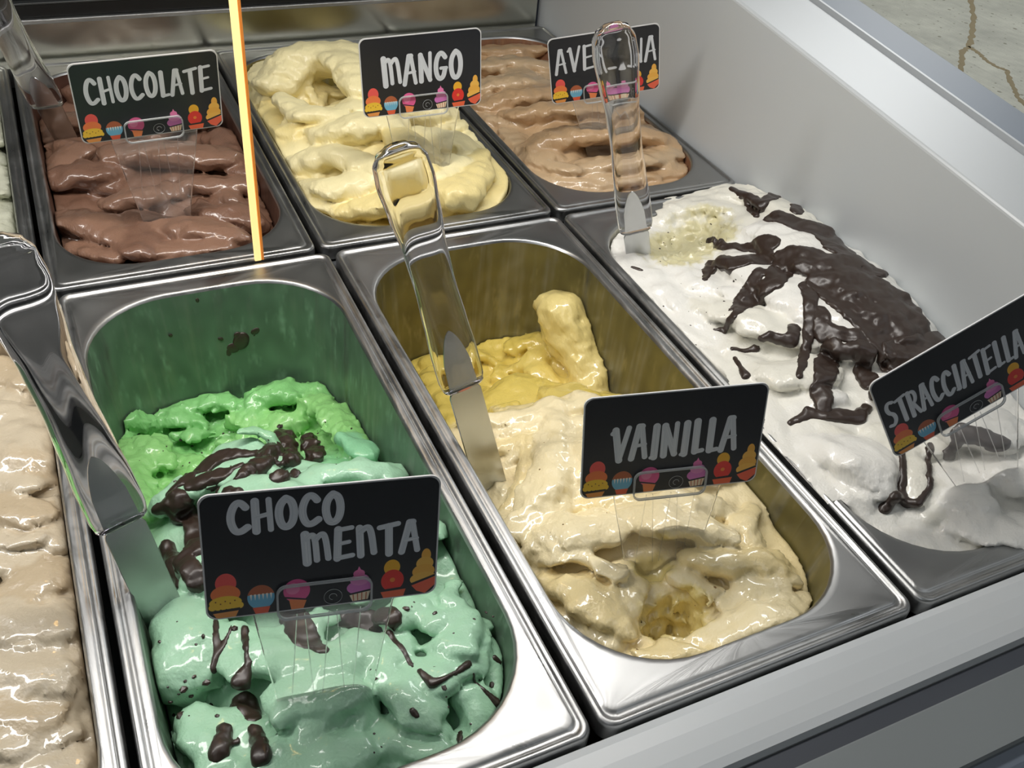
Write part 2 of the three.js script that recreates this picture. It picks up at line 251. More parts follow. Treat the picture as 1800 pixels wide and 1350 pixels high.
class Field {
  constructor(pan, y0, y1, h, over = 0) {
    this.pan = pan; this.h = h; this.over = over;
    const m = over ? -over : 0.007;
    this.o = [pan.x0 + m, y0, pan.z0 + (over ? m : 0.015)];
    this.n = [Math.ceil((pan.x1 - pan.x0 - 2 * m) / h) + 1, Math.ceil((y1 - y0) / h) + 1, Math.ceil((pan.z1 - pan.z0 - 2 * (over ? m : 0.015)) / h) + 1];
    const t = this.n[0] * this.n[1] * this.n[2];
    this.jobs = []; this.f = new Float32Array(t).fill(0.05); this.c = new Float32Array(t * 3); this.r = new Float32Array(t);
  }
  id(i, j, k) { return (k * this.n[1] + j) * this.n[0] + i; }
  each(lo, hi, fn) {
    const a = [0, 1, 2].map((d) => Math.max(0, Math.floor((lo[d] - this.o[d]) / this.h))), b = [0, 1, 2].map((d) => Math.min(this.n[d] - 1, Math.ceil((hi[d] - this.o[d]) / this.h)));
    for (let k = a[2]; k <= b[2]; k++) for (let j = a[1]; j <= b[1]; j++) for (let i = a[0]; i <= b[0]; i++) fn(this.id(i, j, k), this.o[0] + i * this.h, this.o[1] + j * this.h, this.o[2] + k * this.h);
  }
  all(fn) { this.each(this.o, [0, 1, 2].map((d) => this.o[d] + this.n[d] * this.h), fn); }
  add(id, d, k, col, rough) {
    const a = this.f[id], t = clamp(0.5 + 0.5 * (a - d) / k);
    this.f[id] = mix(a, d, t) - k * t * (1 - t);
    for (let q = 0; q < 3; q++) this.c[id * 3 + q] = mix(this.c[id * 3 + q], col[q], t);
    this.r[id] = mix(this.r[id], rough, t);
  }
  base(fn, col, rough = 0) { this.all((id, x, y, z) => { const b = fn(x, z); this.add(id, (y - b) * 0.8, 0.001, typeof col === 'function' ? col(x, z) : col, typeof rough === 'function' ? rough(x, z) : rough); }); }
  // a fold of gelato: pts [u, v, y, halfWidthPx] from the photo, flattened by t
  lobe(pts, col, { t = 0.62, k = 0.0022, streak = 0.00035, rough = 0, seed = 0 } = {}) {
    const P = pts.map(([u, v, y, w]) => { const p = at(u, v, y), d = p.distanceTo(CAM); return [p.x, p.y, p.z, w * d / FPX * 0.98]; });
    if (P.length === 1) P.push([P[0][0] + 0.003, P[0][1], P[0][2] + 0.001, P[0][3]]);
    this.path(P, col, { t, k, streak, rough, seed });
  }
  path(P, col, opt = {}) { this.jobs.push([P, col, opt]); }
  // the mass under the folds: level, colour and grain follow the folds around each point
  bake({ drop = 0.003, sigma = 0.013, widen = 1.35, swell = 0.0014, shear = 0.35, flat = 0.74, extra = 36, seed = 1, extraW = 0.0075 } = {}) {
    const S = [];
    for (const [P, col, o] of this.jobs) for (let i = 0; i + 1 < P.length; i++) for (let q = 0; q < 3; q++) { const t = (q + 0.5) / 3; S.push([0, 1, 2, 3].map((d) => mix(P[i][d], P[i + 1][d], t)).concat([col, o.rough ?? 0])); }
    const [nx, ny, nz] = this.n, h = this.h;
    for (let k = 0; k < nz; k++) for (let i = 0; i < nx; i++) {
      const x = this.o[0] + i * h, z = this.o[2] + k * h; let W = 1e-12, Y = 0, R = 0, C = [0, 0, 0];
      for (const [sx, sy, sz, sw, sc, sr] of S) { const d2 = (x - sx) ** 2 + (z - sz) ** 2; if (d2 > 0.0049) continue; const w = Math.exp(-d2 / (2 * sigma * sigma)) + 1e-5; W += w; Y += w * sy; R += w * sr; for (let q = 0; q < 3; q++) C[q] += w * sc[q]; }
      let y = Y / W - drop; C = C.map((q) => q / W); const rr = R / W;
      const wx = x + 0.012 * N(x * 25, 3, z * 25), wz = z + 0.012 * N(x * 25, 8, z * 25 + 4);
      y += swell * (Math.abs(N(wx * 38, 5, wz * 38)) * 3 - 0.9) + swell * 0.5 * N(wx * 110, 2, wz * 60);
      for (let j = 0; j < ny; j++) this.add(this.id(i, j, k), (this.o[1] + j * h - y) * 0.8, 0.001, C, rr);
    }
    const R = rng(seed * 91 + 7), level = (x, z) => { let W = 1e-12, Y = 0, Q = 0, C = [0, 0, 0]; for (const [sx, sy, sz, sw, sc, sr] of S) { const w = Math.exp(-((x - sx) ** 2 + (z - sz) ** 2) / (2 * sigma * sigma)) + 1e-5; W += w; Y += w * sy; Q += w * sr; for (let q = 0; q < 3; q++) C[q] += w * sc[q]; } return [Y / W, C.map((q) => q / W), Q / W]; };
    for (let e = 0; e < extra; e++) {
      const { pan } = this, x = mix(pan.x0 + 0.018, pan.x1 - 0.018, R()), z = mix(pan.z0 + 0.03, pan.z1 - 0.03, R()), a = R() * 6.28, L = 0.006 + R() * 0.013, w = extraW * (0.6 + R() * 0.9) / widen, pts = [];
      for (const q of [-1, 0, 1]) { const px = x + Math.cos(a + q * 0.5) * L * q, pz = z + Math.sin(a + q * 0.5) * L * q, [y] = level(px, pz); pts.push([px, y - 0.0015 + (q ? -0.0005 : 0.002), pz, w * (q ? 0.75 : 1)]); }
      const [, col, rough] = level(x, z); this.jobs.splice(Math.floor(R() * this.jobs.length), 0, [pts, col, { rough, seed: e * 2.3, k: 0.002 }]);
    }
    if (!Field.warp) { const m = 96; Field.warp = new Float32Array(m * m * m * 3); let q = 0; const P = (v) => Math.abs(v - m / 2) / m * 14; for (let a = 0; a < m; a++) for (let b = 0; b < m; b++) for (let c = 0; c < m; c++) { Field.warp[q++] = N(P(a), P(b), P(c)); Field.warp[q++] = N(P(a) + 31.3, P(b) + 7.7, P(c)); Field.warp[q++] = N(P(a), P(b) + 57.1, P(c) + 11.9); } }
    for (const [P, col, o] of this.jobs) this.fold(P.map((p) => [p[0], p[1], p[2], p[3] * widen]), col, { shear, flat, ...o });
  }
  fold(P, col, { t = 0.62, k = 0.0022, streak = 0.00035, rough = 0, seed = 0, shear = 0.3, flat = 0.8 } = {}) {
    t *= flat;
    // smooth the path
    let Q = P;
    if (P.length > 2) {
      const cv = new THREE.CatmullRomCurve3(P.map((p) => new THREE.Vector3(p[0], p[1], p[2]))), m = (P.length - 1) * 3; Q = [];
      for (let i = 0; i <= m; i++) { const s = i / m, v = cv.getPoint(s), g = s * (P.length - 1), a = Math.min(P.length - 2, Math.floor(g)); Q.push([v.x, v.y, v.z, mix(P[a][3], P[a + 1][3], g - a)]); }
    }
    const R = Math.max(...Q.map((p) => p[3])) + 0.006, lo = [9, 9, 9], hi = [-9, -9, -9];
    for (const p of Q) for (let d = 0; d < 3; d++) { lo[d] = Math.min(lo[d], p[d] - R); hi[d] = Math.max(hi[d], p[d] + R); }
    this.each(lo, hi, (id, x, y, z) => {
      warpAt((x + 1) * 560 + seed * 9, (y + 1) * 560 + seed * 5, (z + 1) * 560); const wn = WV[2];
      x += 0.0046 * WV[0]; z += 0.0046 * WV[1]; y += 0.0016 * wn;
      let best = 9, lat = 0;
      for (let i = 0; i + 1 < Q.length; i++) {
        const a = Q[i], b = Q[i + 1], ex = b[0] - a[0], ey = b[1] - a[1], ez = b[2] - a[2], L2 = ex * ex + ey * ey + ez * ez;
        const s = clamp(((x - a[0]) * ex + (y - a[1]) * ey + (z - a[2]) * ez) / L2), w = mix(a[3], b[3], s);
        const dx = x - a[0] - ex * s, dz = z - a[2] - ez * s, dy = (y - a[1] - ey * s - shear * clamp(dz * 0.8 - dx * 0.45, -w, w)) / t, d = (Math.sqrt(dx * dx + dy * dy + dz * dz) - w) * 0.8;
        if (d < best) { best = d; lat = (dx * ez - dz * ex) / Math.sqrt(ex * ex + ez * ez + 1e-9) + 0.4 * dy; }
      }
      if (best < 0.012) this.add(id, best + streak * Math.sin(lat * 1300 + 4 * wn + seed) * clamp(1 - Math.abs(best) * 200), k, col, rough);
    });
  }
  scoop([u, v, y], rx, ry, rz, col, { k = 0.002, rough = 0, turn = 0, amp = 0.0012 } = {}) {
    const p = at(u, v, y), R = Math.max(rx, ry, rz) + 0.008, cs = Math.cos(turn), sn = Math.sin(turn);
    this.each([p.x - R, p.y - R, p.z - R], [p.x + R, p.y + R, p.z + R], (id, x, y2, z) => {
      const ax = x - p.x, az = z - p.z, dx = (ax * cs - az * sn) / rx, dy = (y2 - p.y) / ry, dz = (ax * sn + az * cs) / rz, d = -((Math.sqrt(dx * dx + dy * dy + dz * dz) - 1) * Math.min(rx, ry, rz) + amp * N(x * 180, y2 * 180, z * 180));
      const a = this.f[id], t = clamp(0.5 - 0.5 * (a - d) / k);
      this.f[id] = mix(a, d, t) + k * t * (1 - t);
      const tc = sstep(-0.004, 0.0015, d - a); for (let q = 0; q < 3; q++) this.c[id * 3 + q] = mix(this.c[id * 3 + q], col[q], tc); this.r[id] = mix(this.r[id], rough, tc);
    });
  }
  finish(bump = 0.0006) {
    const { pan } = this;
    this.all((id, x, y, z) => {
      let f = this.f[id];
      if (Math.abs(f) < 0.012) {
        f += bump * (N(x * 90, y * 90, z * 90) + 0.5 * N(x * 220, y * 220, z * 220));
        const r = this.r[id]; if (r > 0.01) f += r * (0.0022 * N(x * 190, y * 190, z * 190 + 5) + 0.0014 * N(x * 330 + 9, y * 330, z * 330));
      }
      // keep inside the pan below the rim, inside the allowed spill above it
      const dn = clamp((-0.003 - y) / 0.0103, 0, 11), up = this.over && y > -0.0012;
      const inX = up ? -this.over : 0.0103 + 0.0006 * dn, inZ = up ? -this.over : 0.0190 + 0.0010 * dn, r = up ? 0.02 : 0.05;
      const qx = Math.abs(x - pan.cx) - (pan.W - inX - r), qz = Math.abs(z - pan.cz) - (pan.L - inZ - r);
      const box = Math.min(Math.max(qx, qz), 0) + Math.hypot(Math.max(qx, 0), Math.max(qz, 0)) - r;
      this.f[id] = Math.max(f, box);
    });
  }
  sample(x, y, z) {
    const g = [(x - this.o[0]) / this.h, (y - this.o[1]) / this.h, (z - this.o[2]) / this.h], b = g.map(Math.floor);
    for (let d = 0; d < 3; d++) { if (b[d] < 0) { if (d === 1) return -0.01; return 0.02; } if (b[d] >= this.n[d] - 1) return 0.02; }
    const [i, j, k] = b, [u, v, w] = g.map((q, d) => q - b[d]), f = this.f, I = (a, c, e) => f[this.id(i + a, j + c, k + e)];
    return mix(mix(mix(I(0, 0, 0), I(1, 0, 0), u), mix(I(0, 1, 0), I(1, 1, 0), u), v), mix(mix(I(0, 0, 1), I(1, 0, 1), u), mix(I(0, 1, 1), I(1, 1, 1), u), v), w);
  }
  hit(u, v) { const d = rayDir(u, v).normalize(); for (let s = 0.15; s < 1.1; s += 0.0007) { const p = CAM.clone().addScaledVector(d, s); if (p.y < 0.07 && this.sample(p.x, p.y, p.z) < 0) return p; } return at(u, v, -0.01); }
  mesh(colors = true) { return netMesh(this.n, this.o, this.h, this.f, colors ? this.c : null); }
}
function netMesh(n, o, h, f, c) {
  const [nx, ny, nz] = n, map = new Int32Array(nx * ny * nz).fill(-1), pos = [], col = [], uv = [], idx = [], I = (i, j, k) => (k * ny + j) * nx + i;
  const E = [[0, 1], [2, 3], [4, 5], [6, 7], [0, 2], [1, 3], [4, 6], [5, 7], [0, 4], [1, 5], [2, 6], [3, 7]];
  const v = new Float64Array(8), ids = new Int32Array(8);
  for (let k = 0; k + 1 < nz; k++) for (let j = 0; j + 1 < ny; j++) for (let i = 0; i + 1 < nx; i++) {
    let m = 0; for (let q = 0; q < 8; q++) { ids[q] = I(i + (q & 1), j + ((q >> 1) & 1), k + (q >> 2)); v[q] = f[ids[q]]; if (v[q] < 0) m++; }
    if (m === 0 || m === 8) continue;
    let x = 0, y = 0, z = 0, e = 0;
    for (const [a, b] of E) if ((v[a] < 0) !== (v[b] < 0)) { const t = v[a] / (v[a] - v[b]); x += mix(a & 1, b & 1, t); y += mix((a >> 1) & 1, (b >> 1) & 1, t); z += mix(a >> 2, b >> 2, t); e++; }
    map[I(i, j, k)] = pos.length / 3;
    const X = o[0] + (i + x / e) * h, Y = o[1] + (j + y / e) * h, Z = o[2] + (k + z / e) * h; pos.push(X, Y, Z); uv.push((X + Y * 0.35) * 9, (Z + Y * 0.35) * 9);
    if (c) { let best = 0; for (let q = 1; q < 8; q++) if (Math.abs(v[q]) < Math.abs(v[best])) best = q; const b = ids[best] * 3; col.push(c[b], c[b + 1], c[b + 2]); }
  }
  const quad = (a, b, d, e, flip) => { if (a < 0 || b < 0 || d < 0 || e < 0) return; if (flip) idx.push(a, d, b, b, d, e); else idx.push(a, b, d, b, e, d); };
  for (let k = 1; k + 1 < nz; k++) for (let j = 1; j + 1 < ny; j++) for (let i = 1; i + 1 < nx; i++) {
    const s = f[I(i, j, k)] < 0;
    if (s !== f[I(i + 1, j, k)] < 0) quad(map[I(i, j - 1, k - 1)], map[I(i, j, k - 1)], map[I(i, j - 1, k)], map[I(i, j, k)], !s);
    if (s !== f[I(i, j + 1, k)] < 0) quad(map[I(i - 1, j, k - 1)], map[I(i, j, k - 1)], map[I(i - 1, j, k)], map[I(i, j, k)], s);
    if (s !== f[I(i, j, k + 1)] < 0) quad(map[I(i - 1, j - 1, k)], map[I(i, j - 1, k)], map[I(i - 1, j, k)], map[I(i, j, k)], !s);
  }
  const g = new THREE.BufferGeometry(); g.setAttribute('position', new THREE.Float32BufferAttribute(pos, 3)); g.setAttribute('uv', new THREE.Float32BufferAttribute(uv, 2));
  if (c) g.setAttribute('color', new THREE.Float32BufferAttribute(col, 3));
  g.setIndex(idx); g.computeVertexNormals(); return g;
}
function gelato(name, field, mat, label, bodyName) {
  const { pan } = field, o = thing(name, label, 'gelato', [pan.cx, field.o[1], pan.cz]);
  const g = field.mesh(); g.translate(-pan.cx, -field.o[1], -pan.cz); part(bodyName ?? 'gelato_body', g, mat, o);
  o.userData.shift = undefined; delete o.userData.shift;
  return o;
}
// the separate pieces of a mesh, crumbs left out
function pieces(geo, least = 60) {
  const ix = geo.index.array, n = geo.attributes.position.count, up = new Int32Array(n).map((_, i) => i), find = (a) => { while (up[a] !== a) a = up[a] = up[up[a]]; return a; };
  for (let i = 0; i < ix.length; i += 3) { up[find(ix[i])] = find(ix[i + 1]); up[find(ix[i + 1])] = find(ix[i + 2]); }
  const sets = new Map(); for (let i = 0; i < ix.length; i += 3) { const r = find(ix[i]); if (!sets.has(r)) sets.set(r, []); sets.get(r).push(ix[i], ix[i + 1], ix[i + 2]); }
  return [...sets.values()].filter((l) => l.length > least * 3).map((l) => {
    const map = new Map(), pos = [], nor = [], uv = [], id = l.map((v) => { if (!map.has(v)) { map.set(v, map.size); for (let d = 0; d < 3; d++) { pos.push(geo.attributes.position.array[v * 3 + d]); nor.push(geo.attributes.normal.array[v * 3 + d]); } uv.push(geo.attributes.uv.array[v * 2], geo.attributes.uv.array[v * 2 + 1]); } return map.get(v); });
    const g = new THREE.BufferGeometry(); g.setAttribute('position', new THREE.Float32BufferAttribute(pos, 3)); g.setAttribute('normal', new THREE.Float32BufferAttribute(nor, 3)); g.setAttribute('uv', new THREE.Float32BufferAttribute(uv, 2)); g.setIndex(id); return g;
  });
}
// chocolate poured over the gelato: follows its surface with a thickness of its own
function drizzle(field, owner, strokes, { thick = 0.0017, ragged = 0.0016, h = 0.0012, seed = 1 } = {}, mat = M.darkChoc, name = 'chocolate_drizzle') {
  const S = strokes.map((st) => st.map(([u, v, r, lift = 0]) => { const p = field.hit(u, v), d = p.distanceTo(CAM); p.y += lift; return [p.x, p.y, p.z, r * d / FPX]; }));
  // walk the surface between the given points, so that the pour follows it
  const W = S.map((st) => { if (st.length === 1) return [st[0], st[0]]; const out = []; for (let i = 0; i + 1 < st.length; i++) for (let k = 0; k < 6; k++) out.push([0, 1, 2, 3].map((q) => mix(st[i][q], st[i + 1][q], k / 6))); out.push(st[st.length - 1]);
    return out.map((p) => { let y = p[1] + 0.012; while (y > p[1] - 0.03 && field.sample(p[0], y, p[2]) > 0) y -= 0.0008; return [p[0], Math.max(y, p[1] - 0.02), p[2], p[3]]; }); });
  const lo = [9, 9, 9], hi = [-9, -9, -9];
  for (const st of W) for (const p of st) for (let d = 0; d < 3; d++) { lo[d] = Math.min(lo[d], p[d] - p[3] - 0.006); hi[d] = Math.max(hi[d], p[d] + p[3] + 0.006); }
  const n = [0, 1, 2].map((d) => Math.ceil((hi[d] - lo[d]) / h) + 2), f = new Float32Array(n[0] * n[1] * n[2]);
  for (let k = 0; k < n[2]; k++) for (let j = 0; j < n[1]; j++) for (let i = 0; i < n[0]; i++) {
    const x = lo[0] + i * h, y = lo[1] + j * h, z = lo[2] + k * h, g = field.sample(x, y, z), id = (k * n[1] + j) * n[0] + i;
    if (g > 0.008 || g < -0.012) { f[id] = 0.01; continue; }
    let d = 9; for (const st of W) for (let q = 0; q + 1 < st.length; q++) { const a = st[q], b = st[q + 1], ex = b[0] - a[0], ey = b[1] - a[1], ez = b[2] - a[2], L = ex * ex + ey * ey + ez * ez + 1e-12, s = clamp(((x - a[0]) * ex + (y - a[1]) * ey + (z - a[2]) * ez) / L); d = Math.min(d, Math.hypot(x - a[0] - ex * s, y - a[1] - ey * s, z - a[2] - ez * s) - mix(a[3], b[3], s)); }
    d += ragged * (N(x * 130 + seed, y * 130, z * 130) + 0.6 * N(x * 320, y * 320 + seed, z * 320));
    const t = thick * (1 + 0.45 * N(x * 110, y * 110, z * 110 + seed) + 0.25 * N(x * 300, y * 300, z * 300)), A = g - t, kk = 0.0016, m = clamp(0.5 - 0.5 * (A - d) / kk), u = mix(A, d, m) + kk * m * (1 - m);
    f[id] = Math.max(u, -g - 0.004);
  }
  const geo = netMesh(n, lo, h, f, null), p = owner.position; geo.translate(-p.x, -p.y, -p.z);
  for (const g of pieces(geo)) part(name, g, mat, owner, 'dark chocolate');
}
function specks(field, owner, rects, count, seed, mat = M.darkChoc, size = 0.0011) {
  const R = rng(seed), gs = [];
  for (let i = 0; i < count; i++) {
    const [u0, v0, u1, v1] = rects[Math.floor(R() * rects.length)], p = field.hit(mix(u0, u1, R()), mix(v0, v1, R())), s = size * (0.4 + R() * R() * 1.6);
    const g = new THREE.IcosahedronGeometry(s, 0); g.scale(1, 0.6, 0.5 + R()); g.rotateY(R() * 6); g.translate(p.x - owner.position.x, p.y - owner.position.y, p.z - owner.position.z); gs.push(g);
  }
  const m = part('chocolate_specks', mergeGeometries(gs), mat, owner); m.userData.kind = 'stuff';
}
function filler(field, R, count, y, w, col, opt = {}) {
  const { pan } = field;
  for (let i = 0; i < count; i++) {
    const x = mix(pan.x0 + 0.02, pan.x1 - 0.02, R()), z = mix(pan.z0 + 0.03, pan.z1 - 0.03, R()), a = R() * 6.28, L = 0.012 + R() * 0.016, ww = w * (0.7 + R() * 0.6), yy = y + (R() - 0.5) * 0.006;
    field.path([[x - Math.cos(a) * L, yy - 0.002, z - Math.sin(a) * L, ww * 0.8], [x, yy + 0.002, z, ww], [x + Math.cos(a + 0.5) * L, yy - 0.002, z + Math.sin(a + 0.5) * L, ww * 0.8]], col, { ...opt, seed: i * 3.7 });
  }
}
const H = 0.0017;
// chocolate
{
  const f = new Field(pans.choc, -0.06, 0.02, H), c1 = lin(0x8c6b58), c2 = lin(0x7d5d4c);
  filler(f, rng(4), 10, -0.028, 0.014, c2);
  [[[150, 165, -.020, 26], [280, 160, -.016, 34], [380, 150, -.016, 26]], [[135, 215, -.014, 26], [240, 215, -.010, 36], [340, 205, -.010, 30]], [[85, 250, -.026, 16], [100, 215, -.028, 18]], [[400, 245, -.016, 26], [430, 300, -.018, 22]],
    [[95, 300, -.02, 18], [140, 262, -.016, 20]], [[220, 275, -.012, 28], [300, 270, -.008, 34], [385, 280, -.012, 30]], [[115, 318, -.018, 26], [160, 305, -.015, 30], [205, 300, -.018, 24]], [[345, 325, -.018, 24], [440, 325, -.020, 26]],
    [[205, 362, -.017, 20], [255, 345, -.012, 24], [300, 335, -.016, 20]], [[350, 372, -.016, 20], [400, 375, -.013, 26], [445, 392, -.018, 22]], [[110, 390, -.018, 28], [165, 395, -.013, 34], [230, 425, -.014, 26]],
    [[300, 400, -.016, 28], [350, 405, -.012, 32], [405, 415, -.014, 26]], [[252, 385, -.013, 24], [247, 440, -.012, 26]], [[150, 440, -.018, 20], [200, 452, -.014, 18]], [[300, 440, -.014, 22], [380, 432, -.014, 22]]]
    .forEach((p, i) => f.lobe(p, i % 3 ? c1 : c2, { seed: i * 5.1, k: 0.0014 }));
  f.bake({ widen: 1.5, extra: 26, seed: 2, swell: 0.0018 });
  f.finish(0.0005);
  gelato('chocolate_gelato', f, gelatoMat('chocolate_gelato', { roughness: 0.36 }), 'glossy milk chocolate brown gelato in thick folds');
}
// mango
{
  const f = new Field(pans.mango, -0.07, 0.055, H, 0), c = lin(0xf3e8b6), c2 = lin(0xeedd9c), c3 = lin(0xe4cd7c);
  filler(f, rng(9), 9, -0.03, 0.015, c2);
  [[[460, 120, -.012, 24], [478, 170, -.012, 20], [500, 225, -.014, 22]], [[480, 190, -.01, 20], [500, 240, -.006, 26]], [[490, 150, .004, 30], [530, 110, .016, 38], [605, 105, .02, 42]], [[560, 95, .02, 26], [620, 120, .026, 34], [640, 160, .02, 30]],
    [[505, 180, .012, 20], [530, 200, .014, 22], [580, 205, .016, 20], [625, 192, .016, 18]], [[510, 240, -.004, 28], [545, 225, .002, 26]], [[640, 200, .008, 36], [700, 190, .008, 36], [760, 200, .004, 34]], [[575, 240, .006, 26], [600, 215, .012, 24]],
    [[600, 240, .008, 30], [640, 225, .016, 36], [680, 222, .016, 30]], [[690, 235, .016, 22], [720, 255, .014, 30], [745, 300, .006, 32]], [[745, 240, .004, 26], [790, 250, .010, 28], [822, 272, .004, 22]], [[535, 290, -.006, 26], [590, 275, .004, 30], [640, 290, .006, 26]],
    [[640, 290, .006, 26], [700, 310, .006, 36]], [[845, 272, .006, 15], [838, 310, .006, 24], [800, 345, .002, 38]], [[770, 320, .002, 30], [800, 290, .006, 28]], [[532, 330, -.012, 20], [590, 335, -.004, 32], [660, 312, .002, 30]], [[560, 358, -.014, 20], [600, 372, -.012, 18]], [[615, 372, -.010, 24], [690, 360, -.004, 34], [765, 362, -.006, 28]], [[830, 350, -.008, 22], [760, 372, -.01, 22]]]
    .forEach((p, i) => f.lobe(p, i % 4 === 1 ? c2 : c, { seed: i * 4.3, k: 0.0014, t: 0.7, streak: 0.0004 }));
  f.bake({ widen: 1.35, extra: 26, seed: 7, flat: 0.8 });
  f.scoop([563, 162, 0.022], 0.010, 0.009, 0.008, c3);
  f.finish(0.0005);
  gelato('mango_gelato', f, gelatoMat('mango_gelato', { clearcoat: 0.25, roughness: 0.5 }), 'pale yellow mango gelato heaped in swirled folds');
}
// hazelnut
{
  const f = new Field(pans.avell, -0.06, 0.03, H, 0), c = lin(0xcbb08c), c2 = lin(0xbf9f79);
  filler(f, rng(14), 8, -0.024, 0.014, c2);
  [[[851, 92, -.014, 20], [960, 88, -.014, 22]], [[851, 120, -.012, 20], [905, 112, -.008, 22], [965, 120, -.012, 20]], [[855, 155, -.012, 22], [905, 145, -.006, 24], [961, 152, -.010, 20]], [[858, 187, -.014, 20], [920, 170, -.006, 24], [990, 160, -.008, 24]], [[869, 212, -.016, 16], [905, 216, -.014, 18]],
    [[1040, 150, -.01, 30], [1120, 165, -.01, 30]], [[912, 205, -.008, 22], [980, 195, 0, 28], [1060, 188, 0, 28], [1120, 200, -.006, 24]], [[897, 232, -.014, 14], [925, 262, -.012, 16], [947, 292, -.014, 14]], [[1036, 297, -.006, 20], [1100, 284, 0, 24], [1171, 270, -.006, 20]], [[951, 262, -.006, 22], [993, 242, .001, 28], [1064, 235, .004, 30], [1130, 238, .002, 28], [1170, 255, -.006, 22]],
    [[947, 284, -.008, 14], [993, 298, -.004, 18], [1040, 288, -.004, 16]], [[965, 314, -.012, 16], [1020, 322, -.010, 16], [1080, 322, -.010, 14]], [[1135, 309, -.010, 18], [1200, 298, -.012, 16]], [[1050, 312, -.008, 16], [1120, 312, -.008, 16]]]
    .forEach((p, i) => f.lobe(p, i % 3 ? c : c2, { seed: i * 6.1, k: 0.0045, streak: 0.0004 }));
  f.bake({ widen: 1.6, extra: 10, extraW: 0.013, seed: 3, drop: -0.001, flat: 0.6 });
  f.finish(0.0004);
  gelato('hazelnut_gelato', f, gelatoMat('hazelnut_gelato'), 'light tan hazelnut gelato smoothed into broad swirls');
}
// the whitish gelato at the end of the back row
{
  const f = new Field(pans.pist, -0.06, 0.03, 0.002, 0), c = lin(0xc9cbb8), c2 = lin(0xaeb29a);
  filler(f, rng(21), 26, -0.022, 0.012, c, { rough: 0.8 });
  [[[2, 200, -.01, 14], [6, 250, -.01, 14]], [[4, 300, -.01, 14], [8, 340, -.012, 14]], [[6, 380, -.01, 14], [12, 420, -.012, 14]]].forEach((p) => f.lobe(p, c, { rough: 1 }));
  f.bake({ extra: 10, seed: 4 });
  f.finish();
  gelato('whitish_gelato', f, gelatoMat('whitish_gelato', { roughness: 0.6, clearcoat: 0.1 }), 'crumbly whitish grey gelato beside the chocolate gelato');
}
// beige
{
  const f = new Field(pans.beige, -0.06, 0.025, H, 0), c = lin(0xcabda5), c2 = lin(0xbfae92);
  filler(f, rng(33), 22, -0.018, 0.016, c);
  [[[5, 640, -.018, 20], [45, 668, -.018, 24]], [[0, 690, -.02, 16], [20, 700, -.018, 16]], [[5, 722, -.012, 22], [60, 735, -.016, 24]], [[0, 780, -.012, 22], [40, 800, -.010, 28], [75, 840, -.014, 20]], [[0, 830, -.012, 20], [45, 850, -.010, 22]], [[85, 890, -.014, 24], [92, 950, -.014, 24]], [[-5, 890, -.008, 24], [50, 905, -.008, 26]], [[0, 945, -.008, 22], [50, 950, -.008, 22]],
    [[0, 985, -.008, 20], [45, 985, -.010, 18]], [[30, 1060, -.010, 34], [80, 1010, -.012, 34], [105, 1020, -.016, 24]], [[0, 1090, -.006, 36], [70, 1100, -.008, 40], [110, 1150, -.016, 24]], [[0, 1170, -.006, 32], [60, 1180, -.006, 36], [110, 1230, -.014, 24]], [[0, 1235, -.006, 28], [60, 1250, -.008, 34]], [[10, 1300, -.006, 34], [90, 1290, -.012, 30]], [[120, 1340, -.014, 30], [60, 1360, -.01, 34]]]
    .forEach((p, i) => f.lobe(p, i % 3 ? c : c2, { seed: i * 3.3, k: 0.0016, streak: 0.0006 }));
  f.bake({ widen: 1.45, extra: 24, seed: 5, swell: 0.002 });
  f.finish(0.0007);
  gelato('beige_gelato', f, gelatoMat('beige_gelato', { roughness: 0.35, clearcoat: 1, clearcoatRoughness: 0.05 }), 'glossy beige gelato in soft wrinkled folds beside the mint pan');
}
